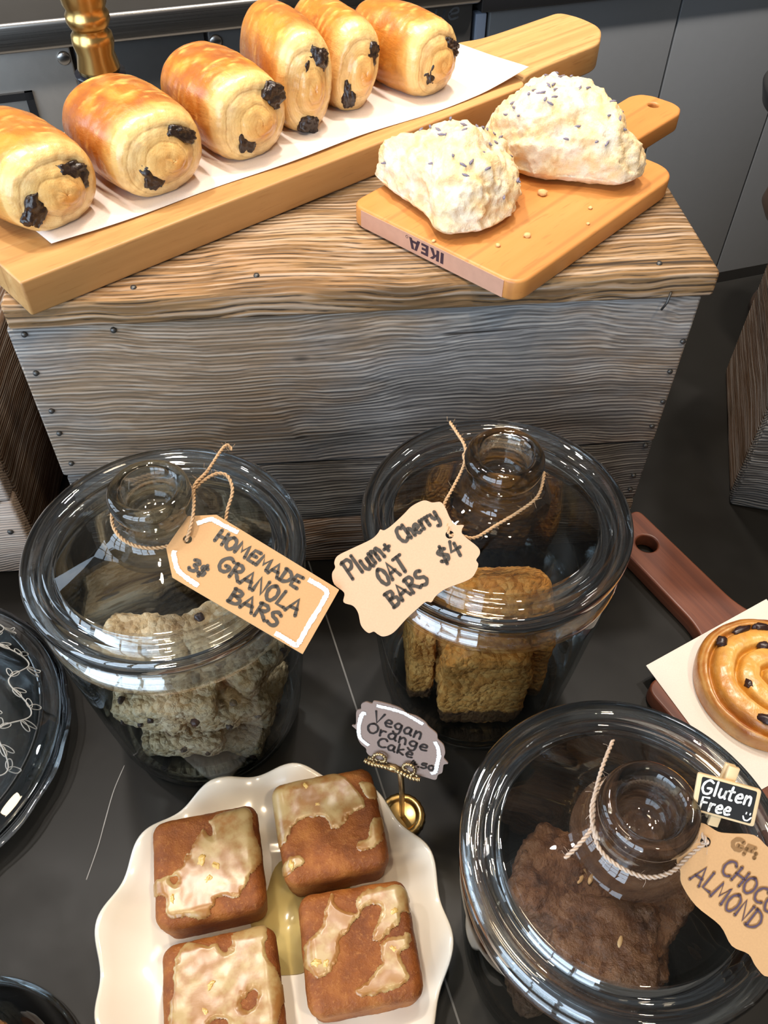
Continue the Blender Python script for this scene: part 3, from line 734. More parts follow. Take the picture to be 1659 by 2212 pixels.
for (sd, rx, rz, L, roll, st, lab, b, mm, dy, lean) in CR:
    p = onb(b-.134, mm, ZT+.0278)
    croissant(sd, rx, rz, L, roll, st, lab, p, YB+dy, lean, crust=(.36, .092, .009) if sd in (2, 3) else (.46, .145, .017))

# ------------------------------------------------------------------ small beech board with scones
YI = radians(48.0)-pi/2          # local x along the branded edge (down-right), local y towards the handle
O_i = (-.0285, .6005, ZT+.0004)
ib = thing('cutting_board', 'small beech cutting board with branded end under two white scones', 'cutting board', O_i, YI)
bd = round_poly([(0, 0), (.157, 0), (.157, .214), (0, .214)], [.014, .014, .026, .026], 8)
obj('board', board_mesh(bd, 0, .016, .0022), m_beech, ib, smooth=False)
hx, hw = .0785, .0245
hd = [(hx-hw-.012, .2142), (hx-hw-.003, .222), (hx-hw, .236)]+round_poly([(hx-hw-.001, .318), (hx+hw+.001, .318)], 0)[0:0]+[(hx-hw-.001, .305), (hx-hw+.004, .316), (hx-hw+.014, .3205), (hx+hw-.014, .3205), (hx+hw-.004, .316), (hx+hw+.001, .305)]+[(hx+hw, .236), (hx+hw+.003, .222), (hx+hw+.012, .2142)]
obj('handle', board_mesh(round_poly(hd, .004, 4), 0, .016, .0022, [circle((hx, .304), .0045)]), m_beech, ib, smooth=False)
ee = obj('end_grain', prism(round_poly([(.012, -.0003), (.145, -.0003), (.145, .003), (.012, .003)], 0), .0012, .0145), m_beech_end, ib, smooth=False, label='pinkish branded edge')
bm = BM()
def slab_letter(bm, pts, x0, h):
    vs = [bm.verts.new((x0+p[0]*h, p[1]*h, 0)) for p in pts]; bm.faces.new(vs)
h_ = .0086
def quad(x0, a, b, c, d): slab_letter(bm, [a, b, c, d], x0, h_)
x0 = 0
quad(x0, (0, 0), (.32, 0), (.32, 1), (0, 1)); x0 += .48*h_
quad(x0, (0, 0), (.3, 0), (.3, 1), (0, 1)); quad(x0, (.3, .40), (.3, .62), (.62, 1), (.98, 1)); quad(x0, (.42, .55), (.60, .72), (1.02, 0), (.64, 0)); x0 += 1.16*h_
quad(x0, (0, 0), (.3, 0), (.3, 1), (0, 1))
for y0, y1, xx in ((0, .22, .78), (.39, .61, .72), (.78, 1, .78)): quad(x0, (.3, y0), (xx, y0), (xx, y1), (.3, y1))
x0 += .92*h_
quad(x0, (0, 0), (.32, 0), (.60, 1), (.32, 1)); quad(x0, (.92, 0), (1.22, 0), (.92, 1), (.60, 1)); quad(x0, (.26, .18), (.98, .18), (.9, .40), (.34, .40)); x0 += 1.32*h_
for k in range(16):
    a0, a1 = 2*pi*k/16, 2*pi*(k+1)/16; r0, r1 = .10, .14
    quad(x0+.1*h_, (.05+r0*cos(a0), .1+r0*sin(a0)), (.05+r1*cos(a0), .1+r1*sin(a0)), (.05+r1*cos(a1), .1+r1*sin(a1)), (.05+r0*cos(a1), .1+r0*sin(a1)))
# stamp reads upside down on the edge (board stands the other way up)
bm.transform(Matrix.Translation((.0925, -.00042, .0126)) @ Matrix.Rotation(pi/2, 4, 'X') @ Matrix.Rotation(pi, 4, 'Z'))
obj('branded_lettering', bm, m_purple_ink, ee, smooth=False, label='dark stamped letters, upside down')

def scone(seed, poly, h, label, loc, top, lumps, sub=6):
    t_ = thing('scone', label, 'scone', loc, 0, 'lavender scones on the small board')
    s = Vector((seed*4.1, seed*1.9, seed*3.3)); P = catmull([(p[0], p[1], 0) for p in poly], 24, True)
    tab = {}
    A_ = sorted((atan2(p.y, p.x), sqrt(p.x**2+p.y**2)) for p in P)
    def rad(a):
        import bisect
        i = bisect.bisect(A_, (a, 0)); a1, r1 = A_[i % len(A_)]; a0, r0 = A_[i-1]
        da = (a1-a0) % (2*pi); t = ((a-a0) % (2*pi))/da if da > 1e-9 else 0
        return r0+(r1-r0)*min(1, max(0, t))
    def surf(d):
        a = atan2(d.y, d.x); hz = sqrt(d.x**2+d.y**2)
        rr = rad(a)*hz**.85; z = h*(d.z if d.z > 0 else d.z*.25)
        x, y = rr*cos(a)+top[0]*max(0, d.z), rr*sin(a)+top[1]*max(0, d.z)
        p = Vector((x, y, z))
        for (lx, ly, lr, lh) in lumps:
            q = ((x-lx)**2+(y-ly)**2)/lr**2
            if d.z > 0: p.z += lh*math.exp(-q)
        n1 = noise.fractal(p*38+s, 1, 2, 3); n2 = abs(noise.noise(p*85+s)); n3 = noise.noise(p*260+s); n4 = noise.noise(p*520+s)
        k = .0062*n1-.0030*n2+.0016*n3+.0009*n4+.0008
        nd = Vector((d.x, d.y, d.z*.9)).normalized()
        return p+nd*k*(1 if d.z > -.1 else .3)
    b = BM(); bmesh.ops.create_icosphere(b, subdivisions=sub, radius=1)
    for v in b.verts: v.co = surf(v.co.normalized())
    zm = min(v.co.z for v in b.verts)
    for v in b.verts: v.co.z = max(v.co.z-zm-.002, 0)
    obj('dough', b, m_scone, t_)
    rr = random.Random(seed)
    bud = blob((.0010, .0009, .0028), 3, .45, 2); me = bpy.data.meshes.new('lavender_bud'); bud.to_mesh(me); bud.free(); me.materials.append(m_bud)
    me.polygons.foreach_set('use_smooth', [True]*len(me.polygons))
    for i in range(36):
        if rr.random() < .62:
            c = rr.choice(lumps); q = Vector((c[0]*1.0+rr.gauss(0, .007)-.0, c[1]+rr.gauss(0, .010), 0)); rr0 = rad(atan2(q.y, q.x)); hz = min(.95, q.length/max(rr0, 1e-4)); d = Vector((q.x, q.y, 0)).normalized()*hz; d.z = sqrt(max(0, 1-hz*hz))
        else:
            a = rr.uniform(0, 2*pi); hz = rr.uniform(.1, .97); d = Vector((cos(a)*hz, sin(a)*hz, sqrt(1-hz*hz)))
        p = surf(d); p.z -= zm+.002
        o = bpy.data.objects.new('lavender_bud', me); COL.objects.link(o); o.parent = t_; o.location = p+d*.0004
        o.rotation_euler = (rr.uniform(1.1, 2.0), 0, rr.uniform(0, pi))
    return t_
zi = ZT+.0164
scone(1, [(-.056, .036), (-.040, .008), (-.022, -.018), (-.008, -.046), (.020, -.044), (.040, -.026), (.052, .004), (.046, .028), (.018, .040), (-.006, .050), (-.034, .046)], .040,
      'white lavender scone nearer the front, sprinkled with purple buds', (.0455, .5955, zi), (.000, .006), [(-.012, .012, .022, .007), (.012, -.022, .02, .004), (.02, .012, .02, .005)])
scone(2, [(-.058, .014), (-.044, -.016), (-.020, -.030), (.014, -.037), (.046, -.042), (.060, -.024), (.052, .006), (.038, .032), (.008, .050), (-.026, .042), (-.048, .030)], .047,
      'creamy lavender scone farther back, next to the board handle', (.1330, .6600, zi), (-.004, .002), [(-.002, .018, .024, .008), (-.026, -.004, .02, .003), (.032, -.018, .02, .004)])
for i, (x, y, r, lab) in enumerate([(.1171, .6150, .0030, 'largest crumb on the small beech board, in front of the rear scone'), (.1000, .5560, .0022, 'crumb on the beech board to the right of the front scone'), (.0780, .5430, .0016, 'small crumb just below the tip of the front scone'),
                               (.1510, .5957, .0014, 'tiny crumb toward the right side of the beech board'), (.1460, .5735, .0012, 'tiny crumb near the lower right edge of the beech board'), (.0330, .5480, .0013, 'pale crumb above the stamped letters on the beech board')]):
    o = obj('crumb', blob((r*1.2, r, r*.8), i+40, .45, 2), m_crumb); o.location = (x, y, zi+r*.6); tag(o, lab, 'crumb', 'crumbs on the beech board')

# ------------------------------------------------------------------ glass jars
def jar(cx, cy, zl, sr, lab_j, lab_l):
    sz = zl/.22
    o = thing('glass_jar', lab_j, 'jar', (cx, cy, .0004))
    out = [(.060, 0), (.067, .002), (.0725, .009), (.0765, .024), (.0815, .075), (.0855, .125), (.0885, .160), (.0900, .174), (.0900, .183)]
    inn = [(.0868, .183), (.0868, .174), (.0853, .160), (.0823, .125), (.0783, .075), (.0732, .026), (.069, .013), (.062, .008), (.03, .0065), (0, .0065)]
    S = lambda L: [(r*sr, z*sz) for r, z in L]
    obj('body', lathe([(0, .002*sz), (.05*sr, .0025*sz)]+S(out)+[], 128, lathe(S(inn), 128)), m_glass_body, o)
    obj('rim', lathe(S([(.0900, .1832), (.0905, .187), (.0885, .191), (.0855, .193), (.0835, .197), (.0835, .2035), (.0822, .205), (.0806, .204), (.0803, .195), (.0822, .188), (.0868, .1832)]), 128), m_glass_rim, o)
    l = thing('jar_lid', lab_l, 'lid', (cx, cy, zl-.0135))
    q = lambda L: [(r*sr, (z-.220)*1.0+.0140) for r, z in L]
    rim_o = [(.070, .222), (.0728, .2213), (.0745, .2232), (.0768, .2222), (.079, .2205), (.081, .2232), (.0838, .2234), (.0855, .2204), (.088, .2216), (.0906, .2206), (.0922, .2175), (.0924, .213), (.0915, .2085), (.0895, .2062), (.084, .2066), (.0805, .2078), (.079, .2035), (.0765, .2035), (.0745, .209), (.070, .2150)]
    obj('rim', lathe(q(rim_o), 144), m_glass_rim, l)
    obj('dome', lathe(q([(.070, .222), (.062, .2255), (.052, .230), (.043, .234), (.037, .2365), (.034, .239)]), 128, lathe(q([(.070, .2150), (.062, .2190), (.052, .2240), (.043, .229), (.034, .2335)]), 128)), m_glass, l)
    ko = [(.034, .239), (.031, .2405), (.0265, .243), (.0238, .248), (.0228, .254), (.0236, .260), (.0252, .266), (.0257, .270), (.0246, .2742), (.0220, .2763), (.0188, .2758), (.0165, .273), (.0150, .266), (.0138, .258), (.0115, .2535), (.006, .252), (0, .252)]
    ki = [(.034, .2335), (.026, .2370), (.0195, .2410), (.0165, .2440), (.010, .2462), (0, .2470)]
    obj('knob', lathe(q(ko), 96, lathe(q(ki), 96)), m_glass_knob, l)
    return o, l
C1, C2, C3 = (-.1435, .356), (.0765, .389), (.132, .172)
jar(*C1, .22, 1, 'round glass jar of pale granola bars at left', 'clear glass lid on the granola jar, homemade granola tag lying on it')
jar(*C2, .22, 1, 'round glass jar of brown oat bars in front of the crate, center', 'clear glass lid on the oat bar jar, bearing the scalloped plum cherry tag')
jar(*C3, .195, .965, 'round glass jar of dark chocolate cookies at lower right', 'clear glass lid on the chocolate jar, with gluten free sign by its knob')

def chunk_mesh(name, size, seed, amp, mat, sub=22, ex=5.0):
    b = BM(); bmesh.ops.create_cube(b, size=2); bmesh.ops.subdivide_edges(b, edges=b.edges, cuts=sub, use_grid_fill=True)
    s = Vector((seed*2.7, seed*.9, seed*5.3)); sz = Vector(size)/2
    for v in b.verts:
        p = v.co; n_ = (abs(p.x)**ex+abs(p.y)**ex+abs(p.z)**ex)**(-1/ex); p = p*n_
        w_ = Vector((p.x*sz.x, p.y*sz.y, p.z*sz.z)); d = p.normalized()
        k = amp*(noise.fractal(w_*45+s, 1, 2, 3)*.8+abs(noise.noise(w_*130+s))*.6+noise.noise(w_*330+s)*.45)
        v.co = w_+d*k
    me = bpy.data.meshes.new(name); b.to_mesh(me); b.free(); me.materials.append(mat)
    me.polygons.foreach_set('use_smooth', [True]*len(me.polygons)); return me
def put(name, me, loc, rot, lab, cat, grp):
    o = bpy.data.objects.new(name, me); COL.objects.link(o); o.location = loc; o.rotation_euler = rot
    return tag(o, lab, cat, grp)
GM = [chunk_mesh('granola_bar', (.058, .042, .024), k+1, .0034, m_granola, 24, 7) for k in range(5)]
rais = blob((.0042, .0034, .0026), 9, .3, 3); rme = bpy.data.meshes.new('raisin'); rais.to_mesh(rme); rais.free(); rme.materials.append(m_raisin); rme.polygons.foreach_set('use_smooth', [True]*len(rme.polygons))
GB = [ # offset from the jar's middle x, y, height, tilt, size, label
 (-.0240, -.0270, .0175, .04, -.05, .12, .84, 'granola bar lowest at the front left of its jar'), (.0260, -.0270, .0180, -.05, .06, -.15, .84, 'granola bar lowest at the front right of its jar'),
 (-.0260, .0240, .020, 0, .04, 1.2, .84, 'granola bar on the jar bottom at the back left'), (.0250, .0240, .020, 0, 0, .9, .84, 'granola bar on the jar bottom at the back right'),
 (-.0060, -.0400, .047, .12, .10, .10, .94, 'granola bar in the second layer, front middle of the jar'), (.0440, -.0080, .048, .05, -.10, 1.35, .9, 'granola bar in the second layer at the right jar wall'), (-.0470, -.0020, .047, 0, .10, 1.5, .9, 'granola bar in the second layer at the left jar wall'), (.0, .030, .047, 0, 0, .1, .94, 'granola bar in the second layer at the back'),
 (-.0270, -.0340, .078, .16, -.06, -.22, .94, 'granola bar in the third layer, front left, showing its flat side'), (.0300, -.0310, .078, .10, .12, .34, .94, 'granola bar in the third layer, front right'),
 (-.0040, -.0440, .109, .18, .08, .06, 1, 'granola bar with dark raisins behind the jar front just below the lid'), (.0470, -.0120, .109, .1, -.18, 1.0, .94, 'granola bar in the fourth layer leaning on the right wall'), (-.0480, -.0080, .108, 0, .16, 1.4, .94, 'granola bar in the fourth layer at the left wall'),
 (-.0200, -.0300, .143, .16, .10, .08, 1, 'golden granola bar on top of the heap, left one seen through the lid'), (.0330, -.0140, .145, -.05, -.10, .50, 1, 'granola bar on top of the heap, right one half under the kraft tag')]
for i, (x, y, z, a, b_, c_, k_, lab) in enumerate(GB):
    o = put('granola_bar', GM[i % 5], (C1[0]+x, C1[1]+y, z), (a, b_, c_), lab, 'granola bar', 'granola bars in the left jar'); o.scale = (k_, k_, k_)
    for k in range(3):
        r_ = bpy.data.objects.new('raisin', rme); COL.objects.link(r_); r_.parent = o
        if k == 2: r_.location = (R.uniform(-.02, .02), R.uniform(-.014, .014), .0122)
        else: r_.location = (R.uniform(-.022, .022), -.0205, R.uniform(-.007, .007))
        r_.rotation_euler = (R.uniform(0, 3), R.uniform(0, 3), R.uniform(0, 3))
OM = [chunk_mesh('oat_bar', (.066, .025, .104), k+11, .0044, m_oat, 26, 7) for k in range(3)]
ON = chunk_mesh('oat_bar', (.050, .020, .104), 17, .0034, m_oat, 26, 7)
OB = [(.079, .350, .063, .06, 0, .04, 'big oat bar standing upright at the front of its jar, dark fruit layer low'), (.0300, .384, .062, 0, .03, -1.50, 'oat bar standing against the left wall of its jar'), (.1235, .386, .062, 0, -.03, 1.48, 'oat bar standing against the right wall of its jar'),
      (.077, .377, .062, 0, 0, .03, 'second oat bar, upright right behind the front one'), ]
for i, (x, y, z, a, b_, c_, lab) in enumerate(OB): put('oat_bar', OM[i % 3] if i not in (1, 2) else ON, (x, y, z), (a, b_, c_), lab, 'oat bar', 'oat bars in the middle jar')
put('oat_bar', chunk_mesh('oat_bar', (.068, .028, .058), 31, .0036, m_oat, 24, 7), (.083, .372, .152), (.75, 0, .06), 'oat bar lying on top of the heap, seen through the lid', 'oat bar', 'oat bars in the middle jar')
CM = [chunk_mesh('chocolate_cookie', (.058, .045, .026), k+21, .0042, m_chocbar, 24, 7) for k in range(4)]
CB = [(.110, .150, .022, 0, 0, .3), (.160, .155, .022, 0, 0, 1.2), (.125, .204, .022, 0, 0, .8), (.102, .180, .055, 0, 0, 1.3), (.140, .140, .055, .1, 0, .2), (.163, .185, .055, 0, .1, 1.2), (.118, .150, .088, .1, .1, .5), (.160, .158, .088, 0, 0, 1.4), (.126, .203, .086, 0, 0, .1),
      (.098, .180, .121, .15, .2, 1.1), (.130, .138, .121, .25, 0, -.1), (.169, .172, .119, .1, -.2, .9), (.130, .190, .119, 0, 0, .3)]
CL = ['on the jar bottom, front left', 'on the jar bottom, front right', 'on the jar bottom, at the back', 'in the second layer at the left wall', 'in the second layer at the front', 'in the second layer at the right wall', 'in the third layer, front left', 'in the third layer, front right', 'in the third layer at the back', 'on top at the left, nearest the loose twine end', 'on top at the front, under the glass rim', 'on top at the right, beside the tag', 'on top at the back, under the lid knob']
for i, (x, y, z, a, b_, c_) in enumerate(CB): put('chocolate_cookie', CM[i % 4], (C3[0]+(x-C3[0])*.80, C3[1]+(y-C3[1])*.80, z), (a, b_, c_), 'dark chocolate cookie '+CL[i]+' of the jar', 'cookie', 'chocolate cookies in the right jar')
alm = blob((.0038, .0014, .0008), 4, .25, 2); ame = bpy.data.meshes.new('almond_sliver'); alm.to_mesh(ame); alm.free(); ame.materials.append(plain('almond', (.62, .38, .17), .5)); ame.polygons.foreach_set('use_smooth', [True]*len(ame.polygons))
for o in [o for o in bpy.data.objects if o.name.startswith('chocolate_cookie') and o.location.z > .10]:
    for k in range(1):
        r_ = bpy.data.objects.new('almond_sliver', ame); COL.objects.link(r_); r_.parent = o; r_.location = (R.uniform(-.020, .020), R.uniform(-.016, .016), .0138); r_.rotation_euler = (R.uniform(-.2, .2), 0, R.uniform(0, 3))

# ------------------------------------------------------------------ tags
def card(name, lab, cat, O, u, n_, outline, hole, mat, thick=.0007, rad=0, group=None):
    mt = frame(O, u, n_); t_ = thing(name, lab, cat, mat4=mt, group=group)
    ol = round_poly(outline, rad, 3) if rad else [tuple(p[:2]) for p in catmull([(p[0], p[1], 0) for p in outline], 4, True)]
    c = obj('card', prism(ol, -thick, 0, [circle(hole[:2], hole[2], 20)] if hole else ()), mat, t_, smooth=False)
    return t_, c, mt.inverted()
def ink(t_, words, wd, mat=None, z=.0004, name='lettering', jit=.05):
    for (tx, a, b, h) in words:
        bm = write(BM(), tx, a, b, h, wd, z, jit); obj(name, bm, mat or m_ink, t_, smooth=False)
t1, c1, inv1 = card('price_tag', 'tan kraft luggage tag with white corners lettered homemade granola bars', 'tag', (-.1198, .335, .252), (.8765, -.4321, -.2124), (.0927, -.2815, .9551),
    [(-.0085, .0131), (.0057, .0229), (.0958, .0195), (.0975, -.0258), (.0063, -.0250), (-.0078, -.0111)], (0, 0, .0028), m_kraft, rad=.0004)
ink(c1, [('HOMEMADE', (.0141, .0078), (.0735, .0066), .0080), ('GRANOLA', (.0252, -.0068), (.0815, -.0078), .0096), ('BARS', (.0424, -.0208), (.0752, -.0198), .0088), ('3$', (.0113, -.0160), (.0215, -.0160), .0075)], .0022)
for st in ([(-.0010, .0115), (.0041, .0180), (.0068, .0188), (.0150, .0190), (.0238, .0195)], [(-.0022, -.0100), (-.0008, -.0130), (.0064, -.0195), (.0140, -.0210), (.0226, -.0218)], [(.0766, .0155), (.0850, .0155), (.0898, .0145), (.0912, .0100), (.0915, -.0080), (.0920, -.0215), (.0905, -.0235), (.0850, -.0232), (.0770, -.0233)]):
    obj('white_border', brush(BM(), st, .0030, .00035), m_white_paint, c1, smooth=False)
def tw(t_, inv, path, r=.0011, hairs=40, seed=1, mat=None):
    return obj('twine', twine([inv @ Vector(p) for p in path], r, hairs, seed), mat or m_twine, t_)
def ring_pts(c, r, a0, a1, z0, z1, n=12): return [(c[0]+r*cos(a0+(a1-a0)*i/n), c[1]+r*sin(a0+(a1-a0)*i/n), z0+(z1-z0)*i/n) for i in range(n+1)]
tw(t1, inv1, [(-.1203, .3352, .2510), (-.1197, .3342, .2535), (-.1180, .338, .2570), (-.1165, .346, .2620), (-.1170, .356, .2650), (-.1190, .364, .2640)]+ring_pts(C1, .0262, .35, 2*pi-.75, .2600, .2475, 22)+[(-.1235, .3360, .2490), (-.1208, .3348, .2505)], hairs=70, seed=2)
tw(t1, inv1, [(-.1190, .3640, .2640), (-.1175, .3690, .2660), (-.1121, .3800, .2655), (-.1063, .4000, .2640), (-.1030, .4060, .2630), (-.1004, .4045, .2600)], hairs=26, seed=3)
tw(t1, inv1, [(-.1190, .3640, .2640), (-.1150, .3715, .2640), (-.1070, .3800, .2630), (-.1000, .3800, .2610), (-.0962, .3712, .2570), (-.0985, .3600, .2520), (-.1003, .3514, .2475), (-.1070, .3440, .2475)], hairs=30, seed=4)
PO = [(.0061, .0087), (.0065, .0031), (.0106, 0), (.0083, -.0017), (.0069, -.0052), (.0101, -.0161), (.0090, -.0204), (.005, -.0225), (.0045, -.0255), (.0007, -.0286), (-.0053, -.0303), (-.0201, -.0275), (-.0277, -.0281), (-.0317, -.0297), (-.0345, -.0277), (-.0411, -.0286), (-.0498, -.0302), (-.0604, -.0330), (-.0667, -.0319), (-.0690, -.0289), (-.0702, -.0262), (-.0735, -.0250), (-.0748, -.0190), (-.0724, -.0115), (-.0728, -.0060), (-.0765, -.0010), (-.0732, .0038), (-.0757, .0116), (-.0736, .0179), (-.0699, .0203), (-.0687, .0234), (-.0646, .0259), (-.055, .0250), (-.042, .0235), (-.0365, .0245), (-.0339, .0258), (-.0320, .0240), (-.0263, .0242), (-.0165, .0262), (-.0093, .0279), (-.0013, .0269), (.0023, .0229), (.0068, .0203), (.0072, .0151)]
t2, c2, inv2 = card('price_tag', 'pinkish scalloped kraft tag lettered plum cherry oat bars', 'tag', (.0400, .3398, .254), (.842, .4472, .3018), (-.1085, -.4077, .9067), PO, (.0002, -.0004, .0026), m_kraft_pink)
ink(c2, [('Plum+', (-.0650, .0078), (-.0345, .0092), .0125), ('Cherry', (-.0268, .0108), (.0004, .0112), .0100), ('OAT', (-.0505, -.0058), (-.0322, -.0056), .0108), ('BARS', (-.0524, -.0206), (-.0262, -.0180), .0098), ('$4', (-.0135, -.0145), (.0006, -.0155), .0105)], .0022)
tw(t2, inv2, [(.0439, .4318, .262), (.0478, .421, .263), (.0529, .4075, .262), (.0515, .394, .2590), (.0440, .376, .2575), (.0375, .3610, .2560), (.0388, .3480, .2560), (.0398, .3400, .2538)], hairs=40, seed=6)
tw(t2, inv2, [(.0402, .3394, .2528), (.0460, .3400, .2530), (.0560, .3405, .2500), (.0690, .3500, .2500), (.0850, .3615, .2510), (.0980, .3730, .2530), (.1035, .3890, .2555)]+ring_pts(C2, .0265, .1, 2.75, .2560, .2600, 10)+[(.0519, .4030, .2615)], hairs=60, seed=7)
KO = [(-.0073, .0054), (-.0044, .0070), (.0020, .0079), (.0074, .0113), (.0163, .0176), (.0245, .0172), (.0326, .0180), (.0441, .0134), (.0585, -.0027), (.0636, -.0209), (.0605, -.0318), (.0535, -.0317), (.0473, -.0293), (.0389, -.0313), (.0290, -.0273), (.0144, -.0272), (.0030, -.0233), (-.0010, -.0189), (-.0055, -.0159), (-.0064, -.0115), (-.0047, -.0049), (-.0070, .0010)]
t3, c3, inv3 = card('price_tag', 'tan scalloped kraft tag lettered chocolate almond, running off the right edge', 'tag', (.1603, .1607, .234), (.7864, -.528, -.3206), (-.0595, -.5813, .8115), KO, (0, 0, .0026), m_kraft)
m_tan_ink = plain('golden_brown_ink', (.24, .125, .045), .6); m_violet_ink = plain('violet_ink', (.075, .05, .085), .5)
AW = [('ALMOND', (.0045, -.0185), (.0425, -.0190), .0092), ('CHOCO', (.0135, -.0062), (.0440, -.0075), .0080)]
ink(c3, AW+[('GF:', (.0107, .0058), (.0235, .0085), .0052)], .0019, m_tan_ink, .0003, 'lettering_outline'); ink(c3, AW, .00085, m_violet_ink, .0006)
tw(t3, inv3, [(.1595, .1612, .2335), (.1606, .1602, .2350), (.1590, .1640, .2355), (.1572, .1690, .2350)]+ring_pts(C3, .0255, 0, pi*1.12, .2345, .2315, 12)+[(.1063, .1690, .2310)], hairs=30, seed=8, mat=m_twine2)
tw(t3, inv3, [(.1237, .2145, .2340), (.1150, .1980, .2345), (.1088, .1820, .2325), (.1063, .1690, .2310), (.0990, .1610, .2275), (.0921, .1558, .2235)], hairs=26, seed=9, mat=m_twine2)
tw(t3, inv3, [(.1063, .1690, .2310), (.1090, .1580, .2290), (.1180, .1500, .2280), (.1300, .1455, .2280), (.1420, .1478, .2290), (.1530, .1560, .2300), (.1594, .1600, .2335)], hairs=30, seed=10, mat=m_twine2)
# little chalkboard clip
mt = frame((.1594, .1693, .245), (.964, -.1747, -.2006), (-.0112, -.7801, .6255)); t4 = thing('clip_sign', 'mini chalkboard clip sign reading gluten free with a smiley', 'sign', mat4=mt)
fo = [(-.0106, .0205), (.0212, .0205), (.0258, .0008), (-.0060, .0008)]
fo = [(-.0125, .0203), (.0192, .0203), (.0270, .0010), (-.0050, .0010)]
fo = [(-.0110, .0204), (.0215, .0204), (.0245, .0010), (-.0075, .0010)]
b4 = obj('board', prism(round_poly(fo, .0016, 4), -.0018, 0), m_frame, t4, smooth=False, label='pale wood frame'); bevel(b4, .0003, 2)
ct_ = Vector((.00675, .0107)); obj('chalkboard', prism(round_poly([tuple(ct_+(Vector(p)-ct_)*Vector((.87, .87)).x) for p in fo], .0010, 3), -.0004, .00012), m_board, b4, smooth=False)
ink(b4, [('Gluten', (-.0068, .0112), (.0185, .0112), .0072), ('Free', (-.0048, .0030), (.0105, .0034), .0066)], .0012, m_chalk, .0003, jit=.02)
bm = BM(); ribbon(bm, catmull([(.0172, .0052, 0), (.0183, .0036, 0), (.0200, .0036, 0), (.0212, .0054, 0)], 6), .0008, .0003)
for sx in (.0182, .0202): ribbon(bm, [Vector((sx, .0074, 0)), Vector((sx, .0068, 0))], .0008, .0003)
obj('smiley', bm, m_chalk, b4, smooth=False)
bm = box(BM(), (-.0005+.004, -.0052, -.0042), (.0048+.004, .0272, -.0019)); cp = bevel(obj('clothespin', bm, m_frame, t4, smooth=False), .0004, 2)
bm = box(BM(), (.0035, -.0035, -.0085), (.0088, .0265, -.0062)); bevel(obj('clothespin_leg', bm, m_frame, cp, smooth=False), .0004, 2)
bm = BM(); tube(bm, [(.0028, .012, -.0052), (.0095, .012, -.0052)], .0012, 10); obj('spring', bm, m_steel, cp)

# vegan orange cake card in its brass holder
VO = [(-.0328, .0400), (-.0301, .0435), (-.0262, .0438), (-.0253, .0466), (-.0172, .0482), (-.0081, .0484), (-.0029, .0460), (.0039, .0461), (.0102, .0438), (.0137, .0406), (.0200, .0370), (.0219, .0324), (.0266, .0291), (.0295, .0226), (.0300, .0173), (.0339, .0138), (.0315, .0110), (.0325, .0035), (.0305, -.0003), (.0302, -.0057), (.0248, -.0067), (.0161, -.0071), (.0020, -.0050), (-.0149, -.0054), (-.0198, -.0032), (-.0214, .0007), (-.0256, .0033), (-.0291, .0085), (-.0307, .0146), (-.0349, .0177), (-.0326, .0200), (-.0345, .0305), (-.0342, .0335), (-.0322, .0357)]
t5, c5, inv5 = card('price_card', 'small scalloped card lettered vegan orange cake in a brass holder', 'card', (.0097, .262, .1076), (.9504, -.2802, -.135), (-.2369, -.9334, .2695), VO, None, m_kraft_grey, .0009)
ink(c5, [('Vegan', (-.0225, .0285), (.0110, .0275), .0104), ('Orange', (-.0245, .0178), (.0175, .0178), .0094), ('Cake', (-.0150, .0075), (.0100, .0070), .0088), ('4.50', (.0105, .0002), (.0265, .0020), .0052)], .0015, jit=.03)
for st in ([(-.0230, .0440), (-.0140, .0452), (-.0060, .0458), (.0020, .0440), (.0096, .0418)], [(-.0280, .0335), (-.0302, .0325), (-.0306, .0260), (-.0300, .0180), (-.0272, .0090), (-.0200, .0050)], [(.0205, .0300), (.0240, .0250), (.0265, .0180), (.0272, .0100), (.0280, .0020), (.0255, -.0010)]):
    obj('white_border', brush(BM(), st, .0028, .0004), m_white_paint, c5, smooth=False)
hp = (.0165, .2660, 0); h5 = thing('card_holder', 'brass place card holder with round base and ornate clip behind the plate', 'card holder', hp)
bm = lathe([(0, .0030), (.0105, .0022), (.0118, .0030), (.0125, .0042), (.0150, .0048), (.0172, .0040), (.0180, .0018), (.0180, .0004), (0, .0004)], 60, f=lambda r, z, a: (r*(1+(.018*sin(22*a) if r > .0145 else 0)), z))
obj('base', bm, m_brass, h5)
bm = BM(); tube(bm, [(0, 0, .002), (-.001, -.001, .05), (-.0035, -.002, .097)], .0021, 12); obj('stem', bm, m_antique, h5)
cm = frame((.0097, .262, .1076), (.9504, -.2802, -.135), (-.2369, -.9334, .2695)); hi = Matrix.Translation(hp).inverted() @ cm
def scroll(cx, cy, r0, r1, a0, a1, z, n=46): return [hi @ Vector((cx+(r0+(r1-r0)*i/n)*cos(a0+(a1-a0)*i/n), cy+(r0+(r1-r0)*i/n)*sin(a0+(a1-a0)*i/n), z)) for i in range(n+1)]
bm = BM()
for sgn in (1, -1):
    P = scroll(sgn*.0095, -.0010, .0062, .0018, pi/2-sgn*2.6, pi/2+sgn*3.2, .0028); tube(bm, P, [.0011*(1+.25*sin(i*1.9)) for i in range(len(P))], 8)
    P = [hi @ Vector((sgn*x, y, .0034)) for x, y in ((.002, -.0060), (.008, -.0066), (.014, -.0078), (.020, -.0068))]; P = catmull(P, 10); tube(bm, P, [.0016*(1+.25*sin(i*1.7)) for i in range(len(P))], 8)
    P = [hi @ Vector((sgn*x, y, -.0036)) for x, y in ((.000, -.0085), (.010, -.0095), (.018, -.0120))]; P = catmull(P, 10); tube(bm, P, [.0016*(1+.25*sin(i*1.7)) for i in range(len(P))], 8)
